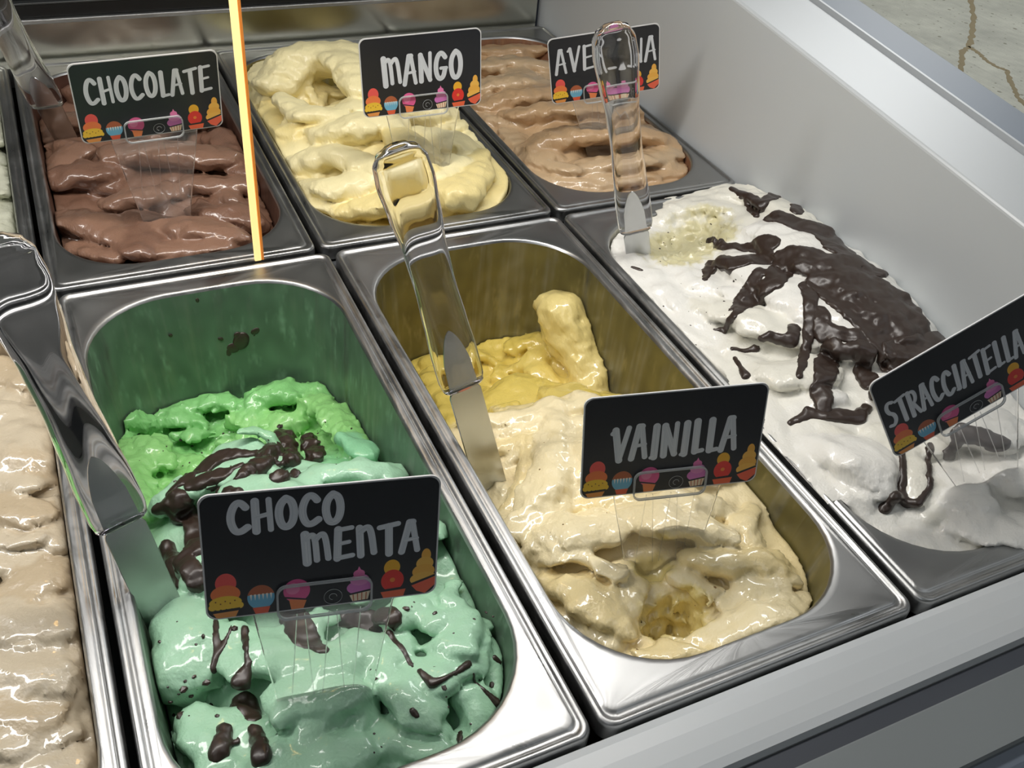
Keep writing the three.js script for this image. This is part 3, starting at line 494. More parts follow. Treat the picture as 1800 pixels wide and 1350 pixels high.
// mint with chocolate
{
  const f = new Field(pans.menta, -0.112, 0.02, H, 0), pale = lin(0xa8d5b5), mid = lin(0x90cfa2), green = lin(0x86c97c), lime = lin(0x92d07e);
  [[[195, 722, -.07, 24], [225, 735, -.072, 26], [260, 748, -.08, 20]], [[270, 738, -.084, 18], [330, 714, -.082, 18], [400, 706, -.078, 18]], [[430, 715, -.078, 16], [490, 690, -.072, 26], [530, 692, -.074, 22]], [[560, 710, -.07, 26], [600, 740, -.062, 28], [620, 780, -.055, 24]], [[220, 790, -.07, 22], [240, 850, -.06, 24], [255, 900, -.05, 22]], [[420, 740, -.082, 20], [520, 740, -.076, 24]]]
    .forEach((p, i) => f.lobe(p, i > 2 ? lime : green, { seed: i * 2.9, rough: 1, t: 0.8, k: 0.004 }));
  [[[610, 775, -.048, 22], [640, 795, -.042, 20]], [[300, 885, -.044, 22], [350, 855, -.034, 24], [430, 835, -.026, 26]], [[560, 835, -.020, 24], [640, 830, -.018, 30], [700, 832, -.026, 22]], [[440, 860, -.02, 40], [560, 900, -.012, 50], [680, 900, -.014, 46]], [[400, 1000, -.02, 60], [540, 990, -.012, 60], [700, 980, -.014, 50]],
    [[292, 1095, -.034, 26], [330, 1070, -.022, 42], [335, 1150, -.020, 54], [320, 1200, -.026, 42]], [[278, 1110, -.036, 16], [285, 1140, -.034, 18]], [[405, 1110, -.014, 22], [420, 1185, -.012, 18]], [[350, 1270, -.018, 32], [385, 1325, -.016, 34]], [[305, 1300, -.036, 24], [300, 1345, -.036, 24]],
    [[470, 1140, -.014, 36], [560, 1170, -.010, 46], [640, 1140, -.012, 38]], [[700, 1080, -.012, 30], [740, 1060, -.018, 28]], [[770, 1092, -.012, 26], [812, 1085, -.014, 26], [805, 1125, -.010, 30], [765, 1142, -.013, 22]], [[840, 1120, -.022, 20], [872, 1180, -.024, 24], [882, 1240, -.026, 22]], [[660, 1180, -.012, 28], [700, 1210, -.008, 32], [740, 1255, -.010, 34]], [[720, 1195, -.011, 30], [780, 1185, -.010, 32], [832, 1165, -.016, 24]],
    [[830, 1225, -.018, 32], [850, 1280, -.022, 30], [800, 1330, -.022, 30]], [[690, 1300, -.014, 32], [760, 1310, -.016, 32]], [[520, 1235, -.008, 44], [600, 1215, -.007, 40]], [[500, 1330, -.014, 48], [600, 1320, -.012, 48]], [[440, 1290, -.018, 34], [430, 1340, -.018, 30]], [[640, 1345, -.02, 30], [700, 1360, -.02, 30]]]
    .forEach((p, i) => f.lobe(p, i === 0 ? mid : pale, { seed: i * 4.7, k: 0.0018, t: 0.7, streak: 0.0003 }));
  f.bake({ widen: 1.28, extra: 40, seed: 6, swell: 0.002, drop: 0.008, sigma: 0.012, flat: 0.8 });
  f.finish(0.0007);
  const o = gelato('mint_gelato', f, gelatoMat('mint_gelato', { clearcoat: 0.6 }), 'green mint gelato, scooped low at one end, with dark chocolate pieces');
  const D = (s, opt) => drizzle(f, o, s, opt);
  D([[[395, 800, 16], [356, 824, 22], [326, 842, 15], [296, 872, 6]], [[393, 800, 14], [444, 798, 9], [481, 800, 8]], [[340, 850, 16], [385, 836, 18], [420, 818, 9]]], { seed: 3 });
  D([[[426, 838, 12], [463, 820, 20], [500, 795, 20], [515, 812, 16]], [[490, 840, 16], [520, 835, 12]]], { thick: 0.006, seed: 5, ragged: 0.0024 });
  D([[[544, 780, 16], [556, 807, 16]]], { thick: 0.007, seed: 7, ragged: 0.003 });
  D([[[285, 920, 10], [318, 908, 20], [342, 918, 20], [350, 965, 24]], [[293, 963, 14], [322, 990, 18], [350, 1022, 18]], [[380, 900, 14], [440, 890, 12]]], { seed: 9, thick: 0.0035 });
  D([[[379, 1093, 6], [382, 1150, 7], [376, 1178, 8]], [[409, 1100, 4], [388, 1146, 5]]], { seed: 11, ragged: 0.0006 });
  D([[[430, 1105, 6], [436, 1167, 8], [422, 1205, 18], [430, 1245, 24], [445, 1262, 14]]], { seed: 13, ragged: 0.001 });
  D([[[512, 1075, 24], [534, 1122, 24], [568, 1140, 12]]], { seed: 15 });
  D([[[606, 1088, 16], [652, 1095, 25], [692, 1090, 15]]], { seed: 17 });
  D([[[393, 1285, 12], [387, 1322, 18]], [[420, 1305, 7]]], { seed: 19, thick: 0.004 });
  D([[[450, 1285, 12], [462, 1330, 18]]], { seed: 21, thick: 0.004 });
  D([[[684, 1114, 7], [711, 1146, 6], [726, 1174, 4]]], { seed: 23, ragged: 0.0005 });
  D([[[738, 1180, 7], [760, 1203, 8], [787, 1190, 5], [822, 1168, 8]]], { seed: 25, ragged: 0.0005, thick: 0.0032 });
  D([[[831, 1194, 4], [852, 1215, 4], [871, 1236, 9]]], { seed: 27, ragged: 0.0005, thick: 0.0032 });
  D([[[869, 1157, 7], [878, 1165, 5]]], { seed: 29, ragged: 0.0005 });
  D([[[725, 1250, 8], [735, 1260, 6]]], { seed: 31, ragged: 0.0006 });
  D([[[809, 1288, 6], [807, 1328, 6]]], { seed: 33, ragged: 0.0005 });
  D([[[769, 1319, 7], [767, 1345, 6]]], { seed: 35, ragged: 0.0005 });
  D([[[667, 1338, 7]]], { seed: 37, ragged: 0.0005 });
  specks(f, o, [[220, 740, 620, 820], [300, 800, 420, 1000], [640, 1050, 880, 1340], [280, 1070, 420, 1260]], 120, 23);
  // dark flakes stuck on the far inner wall of the pan
  const gs = [], R = rng(8);
  for (const [u, v, s] of [[410, 612, 6], [424, 600, 7], [402, 622, 5], [418, 590, 4], [432, 615, 4], [450, 582, 3], [347, 528, 2.5], [448, 590, 2], [556, 592, 2.2], [572, 590, 2], [388, 596, 2], [520, 620, 1.5], [300, 590, 1.4]]) {
    const d = rayDir(u, v), z = 0.0235, p = CAM.clone().addScaledVector(d, (z - CAM.z) / d.z), g = new THREE.IcosahedronGeometry(s * 0.00062, 1);
    g.scale(1 + R(), 0.7 + R(), 0.4); g.rotateZ(R() * 3); g.translate(p.x - o.position.x, p.y - o.position.y, p.z - o.position.z); gs.push(g);
  }
  part('wall_flakes', mergeGeometries(gs), M.darkChoc, o, 'dark flakes stuck to the pan wall').userData.kind = 'stuff';
}
// vanilla
{
  const f = new Field(pans.vain, -0.112, 0.02, H, 0), c = lin(0xf4e5ba), c2 = lin(0xefdca6), y1 = lin(0xdcc562), y2 = lin(0xebd88f);
  [[[765, 640, -.078, 18], [820, 622, -.076, 16], [875, 640, -.082, 10]], [[760, 660, -.07, 16], [785, 705, -.06, 18], [800, 740, -.05, 16]], [[905, 612, -.076, 16], [950, 600, -.068, 20], [990, 625, -.070, 18]], [[985, 540, -.034, 32], [1008, 590, -.050, 36], [1035, 645, -.062, 30], [1045, 690, -.07, 26]], [[930, 640, -.086, 14], [990, 660, -.078, 16], [1040, 690, -.07, 18]], [[870, 725, -.045, 9], [885, 716, -.042, 10], [900, 712, -.042, 8]], [[975, 690, -.045, 12], [1000, 700, -.04, 18], [1050, 705, -.04, 16]]]
    .forEach((p, i) => f.lobe(p, i === 3 ? y2 : y1, { seed: i * 3.1, t: i === 3 ? 0.9 : 0.75, rough: i === 3 ? 0.1 : 0.35, k: 0.003 }));
  [[[830, 742, -.036, 16], [900, 738, -.026, 20], [960, 722, -.024, 22], [1030, 705, -.026, 20]], [[848, 762, -.034, 14], [905, 757, -.028, 16], [945, 745, -.022, 14]], [[858, 790, -.034, 16], [915, 782, -.026, 18], [970, 770, -.018, 20]], [[872, 815, -.036, 14], [920, 800, -.026, 14]], [[1020, 745, -.022, 20], [1060, 740, -.02, 20]],
    [[975, 735, -.022, 20], [980, 790, -.016, 26], [965, 850, -.016, 30], [945, 905, -.020, 32], [925, 940, -.026, 26]], [[940, 805, -.022, 14], [918, 855, -.026, 15], [900, 905, -.030, 15]], [[885, 860, -.032, 14], [885, 895, -.036, 14]], [[1020, 770, -.02, 20], [1030, 820, -.016, 26], [1005, 880, -.022, 22]], [[1060, 800, -.014, 40], [1150, 790, -.012, 50], [1240, 800, -.018, 40]],
    [[1000, 900, -.024, 20], [1050, 880, -.018, 22], [1100, 870, -.014, 24]], [[945, 975, -.024, 24], [1010, 935, -.013, 38], [1070, 925, -.011, 28]], [[950, 985, -.022, 14], [1010, 980, -.012, 16], [1090, 1008, -.010, 18]], [[970, 1000, -.03, 16], [985, 1020, -.026, 14]], [[985, 1030, -.022, 24], [1040, 1050, -.016, 40], [1085, 1100, -.018, 28]], [[1000, 1085, -.026, 26], [1065, 1120, -.022, 26]],
    [[1120, 885, -.014, 20], [1200, 880, -.012, 28], [1265, 895, -.02, 22]], [[1100, 905, -.012, 22], [1170, 915, -.006, 36], [1265, 938, -.012, 24]], [[1240, 985, -.014, 30], [1320, 985, -.020, 32], [1375, 1012, -.028, 22]], [[1275, 1062, -.02, 14], [1340, 1038, -.017, 17], [1390, 1020, -.022, 14]], [[1200, 1010, -.018, 24], [1230, 1040, -.018, 22]],
    [[1255, 1130, -.020, 28], [1340, 1092, -.015, 38], [1405, 1066, -.024, 26]], [[1130, 1152, -.014, 16], [1190, 1145, -.012, 22], [1250, 1152, -.014, 16]], [[1110, 1010, -.02, 14], [1120, 1030, -.018, 12]]]
    .forEach((p, i) => f.lobe(p, i % 4 === 2 ? c2 : c, { seed: i * 4.1, k: 0.0015, t: 0.72, streak: 0.0005 }));
  f.bake({ widen: 1.5, extra: 14, extraW: 0.009, seed: 8, swell: 0.0012 });
  f.scoop([1185, 1085, -0.02], 0.017, 0.022, 0.012, y2, { rough: 0.8, amp: 0.005 });
  f.scoop([1150, 985, -0.012], 0.010, 0.014, 0.008, y2, { rough: 0.4 });
  f.finish(0.0006);
  const o = gelato('vanilla_gelato', f, gelatoMat('vanilla_gelato', { roughness: 0.4, clearcoat: 1 }), 'creamy vanilla gelato in soft folds with deep yellow scooped end');
  specks(f, o, [[850, 740, 1000, 900], [950, 900, 1420, 1150]], 34, 12, new THREE.MeshStandardMaterial({ name: 'vanilla_seed', color: 0x8a6f45, roughness: 0.8 }), 0.0006);
}
// stracciatella
{
  const f = new Field(pans.strac, -0.05, 0.055, H, 0.0012), c = lin(0xf3f2ec), c2 = lin(0xeceade), cr = lin(0xdcd5ab);
  [[[1300, 640, -.008, 30], [1370, 660, 0, 44], [1430, 650, .004, 40]], [[1330, 470, .002, 50], [1420, 530, .008, 60], [1500, 600, .006, 56]], [[1385, 420, .008, 60], [1450, 470, .010, 70], [1520, 540, .008, 72], [1580, 610, .003, 60]], [[1240, 352, -.004, 24], [1300, 343, .006, 22], [1360, 362, .013, 26], [1420, 400, .016, 28]], [[1600, 690, .004, 56], [1700, 740, .004, 66]],
    [[1095, 415, -.010, 20], [1115, 455, -.008, 20], [1165, 505, -.006, 24], [1230, 565, -.006, 24], [1275, 615, -.008, 22]], [[1250, 540, -.004, 34], [1330, 565, .003, 48], [1390, 590, .004, 38]], [[1375, 725, -.006, 26], [1430, 690, .001, 36]], [[1450, 790, -.004, 46], [1500, 800, .002, 54], [1530, 850, -.003, 38]], [[1555, 760, 0, 30], [1610, 840, -.001, 26], [1608, 875, -.003, 22]],
    [[1680, 850, -.004, 44], [1700, 920, -.008, 46], [1780, 930, -.008, 46]], [[1590, 930, -.010, 26], [1670, 955, -.012, 26], [1730, 965, -.012, 22]], [[1640, 900, -.006, 26], [1650, 860, -.002, 24]], [[1780, 830, -.002, 60], [1850, 800, -.002, 60]], [[1190, 470, -.008, 24], [1240, 500, -.004, 30]], [[1150, 385, -.008, 26], [1220, 365, -.002, 30], [1280, 370, .002, 30]], [[1130, 400, -.008, 24], [1160, 440, -.008, 26]], [[1300, 520, .002, 26], [1350, 500, .006, 24]], [[1440, 740, -.002, 20], [1470, 760, 0, 20]]]
    .forEach((p, i) => f.lobe(p, i % 3 ? c : c2, { seed: i * 3.9, k: 0.0022, t: 0.62, streak: 0.0004 }));
  f.bake({ drop: -0.003, sigma: 0.02, widen: 1.35, extra: 26, seed: 9, swell: 0.002, flat: 0.62 });
  f.scoop([1205, 392, 0.014], 0.046, 0.023, 0.030, cr, { rough: 1.3, turn: 0.35, amp: 0.003 });
  f.finish(0.0006);
  const o = gelato('stracciatella_gelato', f, gelatoMat('white_gelato', { roughness: 0.38, clearcoat: 0.5 }), 'white gelato mounded high under thick dark chocolate drizzle');
  const D = (s, opt) => drizzle(f, o, s, { thick: 0.0020, ...opt });
  D([[[1287, 331, 7], [1313, 358, 8], [1340, 362, 10], [1389, 355, 10], [1400, 372, 12]], [[1362, 385, 20], [1405, 398, 22], [1447, 412, 28], [1478, 440, 28]], [[1310, 360, 6], [1330, 380, 6]]], { seed: 3 });
  D([[[1251, 424, 8], [1269, 433, 10], [1309, 438, 13], [1349, 428, 22]], [[1238, 491, 6], [1251, 469, 14], [1287, 464, 18], [1340, 455, 22]]], { seed: 5 });
  D([[[1384, 464, 26], [1358, 496, 20], [1322, 532, 13], [1290, 555, 8], [1256, 580, 4]], [[1335, 480, 14], [1309, 515, 11], [1287, 545, 7]]], { seed: 7 });
  D([[[1389, 455, 30], [1450, 462, 38], [1509, 487, 36], [1570, 530, 40], [1605, 575, 36]], [[1440, 500, 24], [1474, 520, 32], [1509, 549, 34], [1553, 590, 40], [1585, 630, 36]], [[1470, 440, 20], [1500, 455, 22], [1540, 480, 20]]], { seed: 9, thick: 0.0030, ragged: 0.0024 });
  D([[[1420, 505, 16], [1424, 567, 11], [1413, 620, 10], [1405, 662, 7]]], { seed: 11, ragged: 0.001 });
  D([[[1442, 549, 14], [1447, 584, 18], [1491, 592, 15], [1540, 600, 20]]], { seed: 13 });
  D([[[1397, 576, 12], [1389, 600, 13], [1345, 614, 9], [1287, 613, 4]]], { seed: 15, ragged: 0.001 });
  D([[[1464, 607, 18], [1452, 647, 22], [1443, 691, 18], [1447, 718, 16]], [[1480, 620, 14], [1509, 640, 16], [1531, 674, 16]]], { seed: 17 });
  D([[[1389, 744, 7], [1420, 727, 12], [1456, 731, 14], [1509, 735, 13], [1520, 718, 10]]], { seed: 19 });
  D([[[1291, 629, 4], [1311, 662, 8]]], { seed: 21, ragged: 0.0008 });
  D([[[1570, 640, 30], [1620, 620, 34], [1650, 600, 20]], [[1545, 690, 16], [1590, 700, 26], [1660, 680, 30]]], { seed: 23, thick: 0.0034 });
  D([[[1584, 790, 8], [1587, 873, 9], [1553, 895, 10]], [[1587, 880, 8], [1611, 884, 8]], [[1633, 780, 6], [1633, 860, 7], [1615, 882, 7]]], { seed: 25, ragged: 0.0009 });
  D([[[1690, 760, 18], [1740, 800, 16]], [[1660, 800, 9], [1700, 790, 12]]], { seed: 27 });
  D([[[1110, 470, 3], [1128, 476, 4]], [[1150, 490, 3]], [[1155, 470, 2]]], { seed: 29, ragged: 0.0005 });
  specks(f, o, [[1150, 370, 1280, 470], [1140, 480, 1320, 650]], 40, 17, M.darkChoc, 0.0009);
  // a thin shard standing off the ridge
  const p = f.hit(1462, 404), g = new THREE.ConeGeometry(0.0022, 0.011, 5); g.scale(1, 1, 0.5); g.rotateZ(-0.8); g.translate(p.x + 0.003 - o.position.x, p.y + 0.004 - o.position.y, p.z - o.position.z);
  part('chocolate_shard', g, M.darkChoc, o);
}

// ---------------------------------------------------------------- flavour signs
const CARD_W = 0.0856, CARD_H = 0.054;
const G = { // hand lettering: strokes in a unit box, each [weight, points]
  A: [[1.15, [[0.02, 1], [0.42, 0.02], [0.6, 0.02]]], [1, [[0.58, 0.02], [0.9, 0.98]]], [0.7, [[0.2, 0.62], [0.86, 0.58]]]],
  C: [[1.2, [[0.88, 0.2], [0.68, 0.02], [0.36, 0.06], [0.12, 0.36], [0.1, 0.66], [0.3, 0.96], [0.6, 0.98], [0.94, 0.84]]]],
  E: [[1.25, [[0.2, 0.02], [0.14, 0.98]]], [0.85, [[0.2, 0.04], [0.92, 0.0]]], [0.75, [[0.2, 0.5], [0.78, 0.46]]], [0.9, [[0.14, 0.97], [0.96, 0.92]]]],
  G: [[1.2, [[0.86, 0.2], [0.64, 0.02], [0.3, 0.1], [0.1, 0.4], [0.12, 0.76], [0.36, 0.98], [0.7, 0.9], [0.84, 0.62]]], [0.8, [[0.5, 0.58], [0.96, 0.58]]]],
  H: [[1.25, [[0.14, 0.02], [0.16, 1]]], [0.9, [[0.84, 0.0], [0.9, 0.98]]], [0.8, [[0.16, 0.54], [0.86, 0.46]]]],
  I: [[1.3, [[0.6, 0.02], [0.5, 0.97]]], [0.7, [[0.12, 0.98], [0.5, 0.96]]]],
  L: [[1.3, [[0.3, 0.02], [0.28, 0.96]]], [0.9, [[0.28, 0.97], [0.92, 0.94]]]],
  M: [[1.4, [[0.08, 0.04], [0.14, 0.98]]], [1.0, [[0.12, 0.2], [0.3, 0.04], [0.44, 0.16], [0.5, 0.92]]], [1.0, [[0.48, 0.22], [0.66, 0.04], [0.82, 0.14], [0.92, 0.9]]]],
  N: [[1.25, [[0.12, 0.06], [0.14, 0.98]]], [1.15, [[0.14, 0.08], [0.84, 0.96]]], [0.9, [[0.84, 0.96], [0.88, 0.02]]]],
  n: [[1.2, [[0.12, 0.06], [0.2, 0.98]]], [1.1, [[0.16, 0.2], [0.46, 0.03], [0.74, 0.12], [0.92, 0.92]]]],
  O: [[1.25, [[0.5, 0.02], [0.22, 0.14], [0.08, 0.5], [0.22, 0.88], [0.5, 0.98], [0.8, 0.84], [0.92, 0.48], [0.8, 0.12], [0.5, 0.02]]]],
  R: [[1.25, [[0.14, 0.02], [0.14, 1]]], [1, [[0.14, 0.06], [0.6, 0.0], [0.84, 0.22], [0.66, 0.48], [0.16, 0.54]]], [1, [[0.4, 0.52], [0.9, 0.98]]]],
  S: [[1.1, [[0.88, 0.08], [0.5, 0.0], [0.16, 0.2], [0.3, 0.44], [0.72, 0.54], [0.84, 0.78], [0.5, 0.98], [0.08, 0.94]]]],
  T: [[0.95, [[0.0, 0.08], [1, 0.0]]], [1.25, [[0.5, 0.06], [0.54, 0.98]]]],
  V: [[0.8, [[-0.06, 0.14], [0.14, 0.03]]], [1.25, [[0.14, 0.04], [0.44, 0.98]]], [0.95, [[0.44, 0.98], [0.98, 0.0]]]],
};
function cardTexture(rows, weight, seed) {
  const W = 1024, Hh = 646, cv = document.createElement('canvas'); cv.width = W; cv.height = Hh; const c = cv.getContext('2d'), R = rng(seed);
  c.fillStyle = '#171a22'; c.fillRect(0, 0, W, Hh);
  c.lineCap = c.lineJoin = 'round';
  for (const [word, x0, y0, x1, y1, drop = 0, lw = 1] of rows) {
    const n = word.length, widths = [...word].map((ch) => (ch === 'I' ? 0.55 : ch === 'M' ? 1.45 : ch === 'L' ? 0.75 : 1)), total = widths.reduce((a, b) => a + b) + (n - 1) * 0.22;
    let x = x0; const unit = (x1 - x0) / total;
    [...word].forEach((ch, i) => {
      const w = widths[i] * unit, top = mix(y0, y0 + drop, i / Math.max(1, n - 1)) + (R() - 0.5) * 0.018, hgt = y1 - y0;
      for (const [k, pts] of G[ch]) {
        const P = pts.map(([a, b]) => [(x + a * w) * W, (top + b * hgt) * Hh]), width = weight * lw * k;
        const path = (dx, dy) => { c.beginPath(); P.forEach(([px, py], q) => { if (!q) c.moveTo(px + dx, py + dy); else if (P.length > 3 && q + 1 < P.length) { const [nx, ny] = P[q + 1]; c.quadraticCurveTo(px + dx, py + dy, (px + nx) / 2 + dx, (py + ny) / 2 + dy); } else c.lineTo(px + dx, py + dy); }); };
        c.globalAlpha = 1; c.strokeStyle = '#d3d8df'; c.lineWidth = width; path(0, 0); c.stroke();
        for (let q = 0; q < 7; q++) { c.globalAlpha = 0.16 + R() * 0.2; c.strokeStyle = R() < 0.5 ? '#b3bac4' : '#ffffff'; c.lineWidth = 1.2 + R() * 2; path((R() - 0.5) * width * 0.75, (R() - 0.5) * width * 0.4); c.stroke(); }
      }
      x += w + 0.22 * unit;
    });
  }
  c.globalAlpha = 1;
  const X = (a) => a * W, Y = (a) => a * Hh, E = (x, y, rx, ry, col) => { c.fillStyle = col; c.beginPath(); c.ellipse(X(x), Y(y), X(rx), Y(ry), 0, 0, 7); c.fill(); };
  const poly = (pts, col) => { c.fillStyle = col; c.beginPath(); pts.forEach(([a, b], i) => (i ? c.lineTo(X(a), Y(b)) : c.moveTo(X(a), Y(b)))); c.closePath(); c.fill(); };
  // tall three-colour scoop in a cup
  E(0.082, 0.71, 0.044, 0.085, '#ef5a55'); E(0.078, 0.80, 0.062, 0.075, '#f28046'); E(0.076, 0.87, 0.068, 0.055, '#f6c93c'); for (let k = 0; k < 6; k++) E(0.02 + k * 0.023, 0.905, 0.016, 0.028, '#f6c93c');
  for (let k = 0; k < 5; k++) E(0.035 + k * 0.02, 0.86 + (k % 2) * 0.02, 0.003, 0.006, '#7a3d16'); poly([[0.02, 0.955], [0.13, 0.945], [0.115, 1], [0.035, 1]], '#e89a4e'); poly([[0.01, 0.935], [0.135, 0.925], [0.135, 0.948], [0.01, 0.957]], '#171a22');
  // brown and blue ball
  E(0.225, 0.86, 0.058, 0.105, '#6fb6d8'); c.save(); c.beginPath(); c.rect(X(0.15), Y(0.70), X(0.15), Y(0.135)); c.clip(); E(0.225, 0.86, 0.058, 0.105, '#b2603c'); c.restore();
  for (let k = 0; k < 6; k++) poly([[0.178 + k * 0.017, 0.83], [0.188 + k * 0.017, 0.83], [0.183 + k * 0.017, 0.885]], '#f3eee6'); poly([[0.187, 0.945], [0.263, 0.945], [0.252, 1], [0.198, 1]], '#e5603f');
  // pink ball on a cone
  E(0.378, 0.84, 0.058, 0.10, '#e5609a'); E(0.362, 0.82, 0.03, 0.05, '#ee85b4'); poly([[0.343, 0.91], [0.42, 0.93], [0.405, 1], [0.352, 1]], '#ef8a52'); poly([[0.322, 0.882], [0.436, 0.925], [0.436, 0.938], [0.322, 0.896]], '#171a22');
  // violet pink cupcake swirl
  E(0.655, 0.875, 0.058, 0.062, '#d77bc4'); E(0.655, 0.81, 0.043, 0.05, '#e58fcb'); E(0.652, 0.755, 0.026, 0.036, '#ee7fb6'); poly([[0.64, 0.74], [0.652, 0.69], [0.666, 0.74]], '#ee7fb6'); poly([[0.607, 0.93], [0.703, 0.912], [0.692, 0.99], [0.622, 0.995]], '#f0dcc0'); for (let k = 0; k < 4; k++) poly([[0.622 + k * 0.02, 0.925], [0.627 + k * 0.02, 0.925], [0.63 + k * 0.018, 0.992], [0.626 + k * 0.018, 0.992]], '#c06a48'); poly([[0.6, 0.925], [0.705, 0.9], [0.705, 0.915], [0.6, 0.94]], '#171a22');
  // two scoops red and yellow
  E(0.80, 0.735, 0.037, 0.07, '#f2b52e'); E(0.803, 0.85, 0.052, 0.095, '#e5362f'); E(0.803, 0.845, 0.012, 0.02, '#f08a3e'); poly([[0.748, 0.94], [0.866, 0.93], [0.855, 1], [0.762, 1]], '#ef6a43'); poly([[0.742, 0.925], [0.868, 0.915], [0.868, 0.937], [0.742, 0.945]], '#171a22');
  // yellow swirl cone running off the edge
  E(0.955, 0.66, 0.022, 0.06, '#f3b54a'); E(0.95, 0.73, 0.04, 0.06, '#f6bf55'); E(0.945, 0.80, 0.052, 0.065, '#f3b54a'); E(0.945, 0.865, 0.062, 0.06, '#f6bf55'); poly([[0.885, 0.905], [1, 0.86], [1, 0.93], [0.955, 1], [0.915, 0.97]], '#ee6647'); poly([[0.88, 0.9], [1, 0.835], [1, 0.855], [0.885, 0.92]], '#171a22');
  const t = new THREE.CanvasTexture(cv); t.colorSpace = THREE.SRGBColorSpace; return t;
}
function rrShape(x0, y0, x1, y1, r) {
  const s = new THREE.Shape(); s.moveTo(x0 + r, y0); s.lineTo(x1 - r, y0); s.absarc(x1 - r, y0 + r, r, -Math.PI / 2, 0); s.lineTo(x1, y1 - r); s.absarc(x1 - r, y1 - r, r, 0, Math.PI / 2); s.lineTo(x0 + r, y1); s.absarc(x0 + r, y1 - r, r, Math.PI / 2, Math.PI); s.lineTo(x0, y0 + r); s.absarc(x0 + r, y0 + r, r, Math.PI, 1.5 * Math.PI); return s;
}
const cardEdge = new THREE.MeshStandardMaterial({ name: 'white_card_edge', color: 0xd8d9da, roughness: 0.5 });
function makeSign(rows, weight, [yaw, pitch, roll], [px, py, pz], label, seed, stem = 0.062) {
  const D = Math.PI / 180;
  const o = thing('flavour_sign', label, 'sign'); o.rotation.order = 'YXZ'; o.rotation.set(pitch * D, yaw * D, roll * D); o.position.set(px, py, pz);
  // origin at the foot of the stem
  const foot = -CARD_H / 2 - stem; const off = new THREE.Vector3(0, foot, 0).applyEuler(o.rotation); o.position.add(off);
  const up = -foot;
  const shape = rrShape(-CARD_W / 2, -CARD_H / 2, CARD_W / 2, CARD_H / 2, 0.0042);
  const core = new THREE.ExtrudeGeometry(shape, { depth: 0.0008, bevelEnabled: false, curveSegments: 6 }); core.translate(0, up, -0.0009);
  const card = part('card', core, cardEdge, o, 'dark card with pale rim');
  const face = new THREE.ShapeGeometry(shape, 6), p = face.attributes.position, uv = face.attributes.uv;
  for (let i = 0; i < p.count; i++) uv.setXY(i, p.getX(i) / CARD_W + 0.5, p.getY(i) / CARD_H + 0.5);
  face.scale(0.985, 0.978, 1); face.translate(0, up, 0);
  part('printed_face', face, new THREE.MeshPhysicalMaterial({ name: 'card_print', map: cardTexture(rows, weight, seed), roughness: 0.4, clearcoat: 0.2, clearcoatRoughness: 0.15 }), card, 'handwritten flavour name above a row of painted ice creams');
  // clear stake that narrows downwards, with a clip over the card and fine ribs
  const st = new THREE.Shape(); st.moveTo(-0.0265, -CARD_H / 2 + 0.002); st.lineTo(0.0265, -CARD_H / 2 + 0.002); st.lineTo(0.0135, -CARD_H / 2 - stem); st.lineTo(-0.0135, -CARD_H / 2 - stem); st.closePath();
  const sg = new THREE.ExtrudeGeometry(st, { depth: 0.0008, bevelEnabled: true, bevelThickness: 0.0006, bevelSize: 0.0006, bevelSegments: 3 }); sg.translate(0, up, -0.0024);
  const stake = part('stake', sg, M.clearThin, o, 'clear tapering plastic stake');
  for (let k = 0; k < 5; k++) { const x = -0.012 + k * 0.006, rg = new THREE.CylinderGeometry(0.00022, 0.00022, stem * 0.62, 5); rg.rotateZ((k % 2 ? 1 : -1) * 0.07); rg.translate(x, up - CARD_H / 2 - stem * 0.34, -0.0008); part('rib', rg, M.clearThin, stake); }
  const cs = rrShape(-0.0178, -CARD_H / 2 - 0.0035, 0.0178, -CARD_H / 2 + 0.0125, 0.004), hole = rrShape(-0.0170, -CARD_H / 2 - 0.0027, 0.0170, -CARD_H / 2 + 0.0117, 0.0034); cs.holes.push(hole);
  const cg = new THREE.ExtrudeGeometry(cs, { depth: 0.0011, bevelEnabled: false, curveSegments: 8 }); cg.translate(0, up, 0.0003);
  const clipM = new THREE.MeshPhysicalMaterial({ name: 'clip_edge', color: 0xe6eaec, roughness: 0.12, transmission: 0.6, thickness: 0.001, ior: 1.4 });
  const clip = part('clip', cg, clipM, o, 'clear clip outline');
  const ring = new THREE.TorusGeometry(0.0034, 0.00012, 5, 28); ring.translate(0.003, up - CARD_H / 2 + 0.0045, 0.0003);
  const curl = new THREE.TorusGeometry(0.0014, 0.00014, 5, 20, 4.6); curl.translate(0.003, up - CARD_H / 2 + 0.0045, 0.0003);
  part('embossed_mark', mergeGeometries([ring, curl]), clipM, clip);
  return o;
}
makeSign([['CHOCO', 0.11, 0.055, 0.58, 0.30], ['MEnTA', 0.41, 0.355, 0.92, 0.61]], 29, [-9.1, -13.4, -3.1], [0.0826, 0.0685, 0.3003], 'dark card lettered CHOCO MENTA standing in the mint gelato', 3, 0.075);
makeSign([['VAINILLA', 0.16, 0.31, 0.86, 0.64]], 33, [-15.5, -10.8, 3.2], [0.2502, 0.0525, 0.2818], 'dark card lettered VAINILLA standing in the vanilla gelato', 5, 0.066);
makeSign([['STRACCIATELLA', 0.03, 0.31, 0.89, 0.62]], 24, [-12, -8, 32.0], [0.3935, 0.0725, 0.3075], 'tilted dark card lettered STRACCIATELLA stuck in the white gelato', 7, 0.066);
makeSign([['CHOCOLATE', 0.075, 0.19, 0.945, 0.51]], 27, [2.5, 9.4, 0.7], [0.0800, 0.0873, -0.0629], 'dark card lettered CHOCOLATE standing in the brown gelato', 9, 0.078);
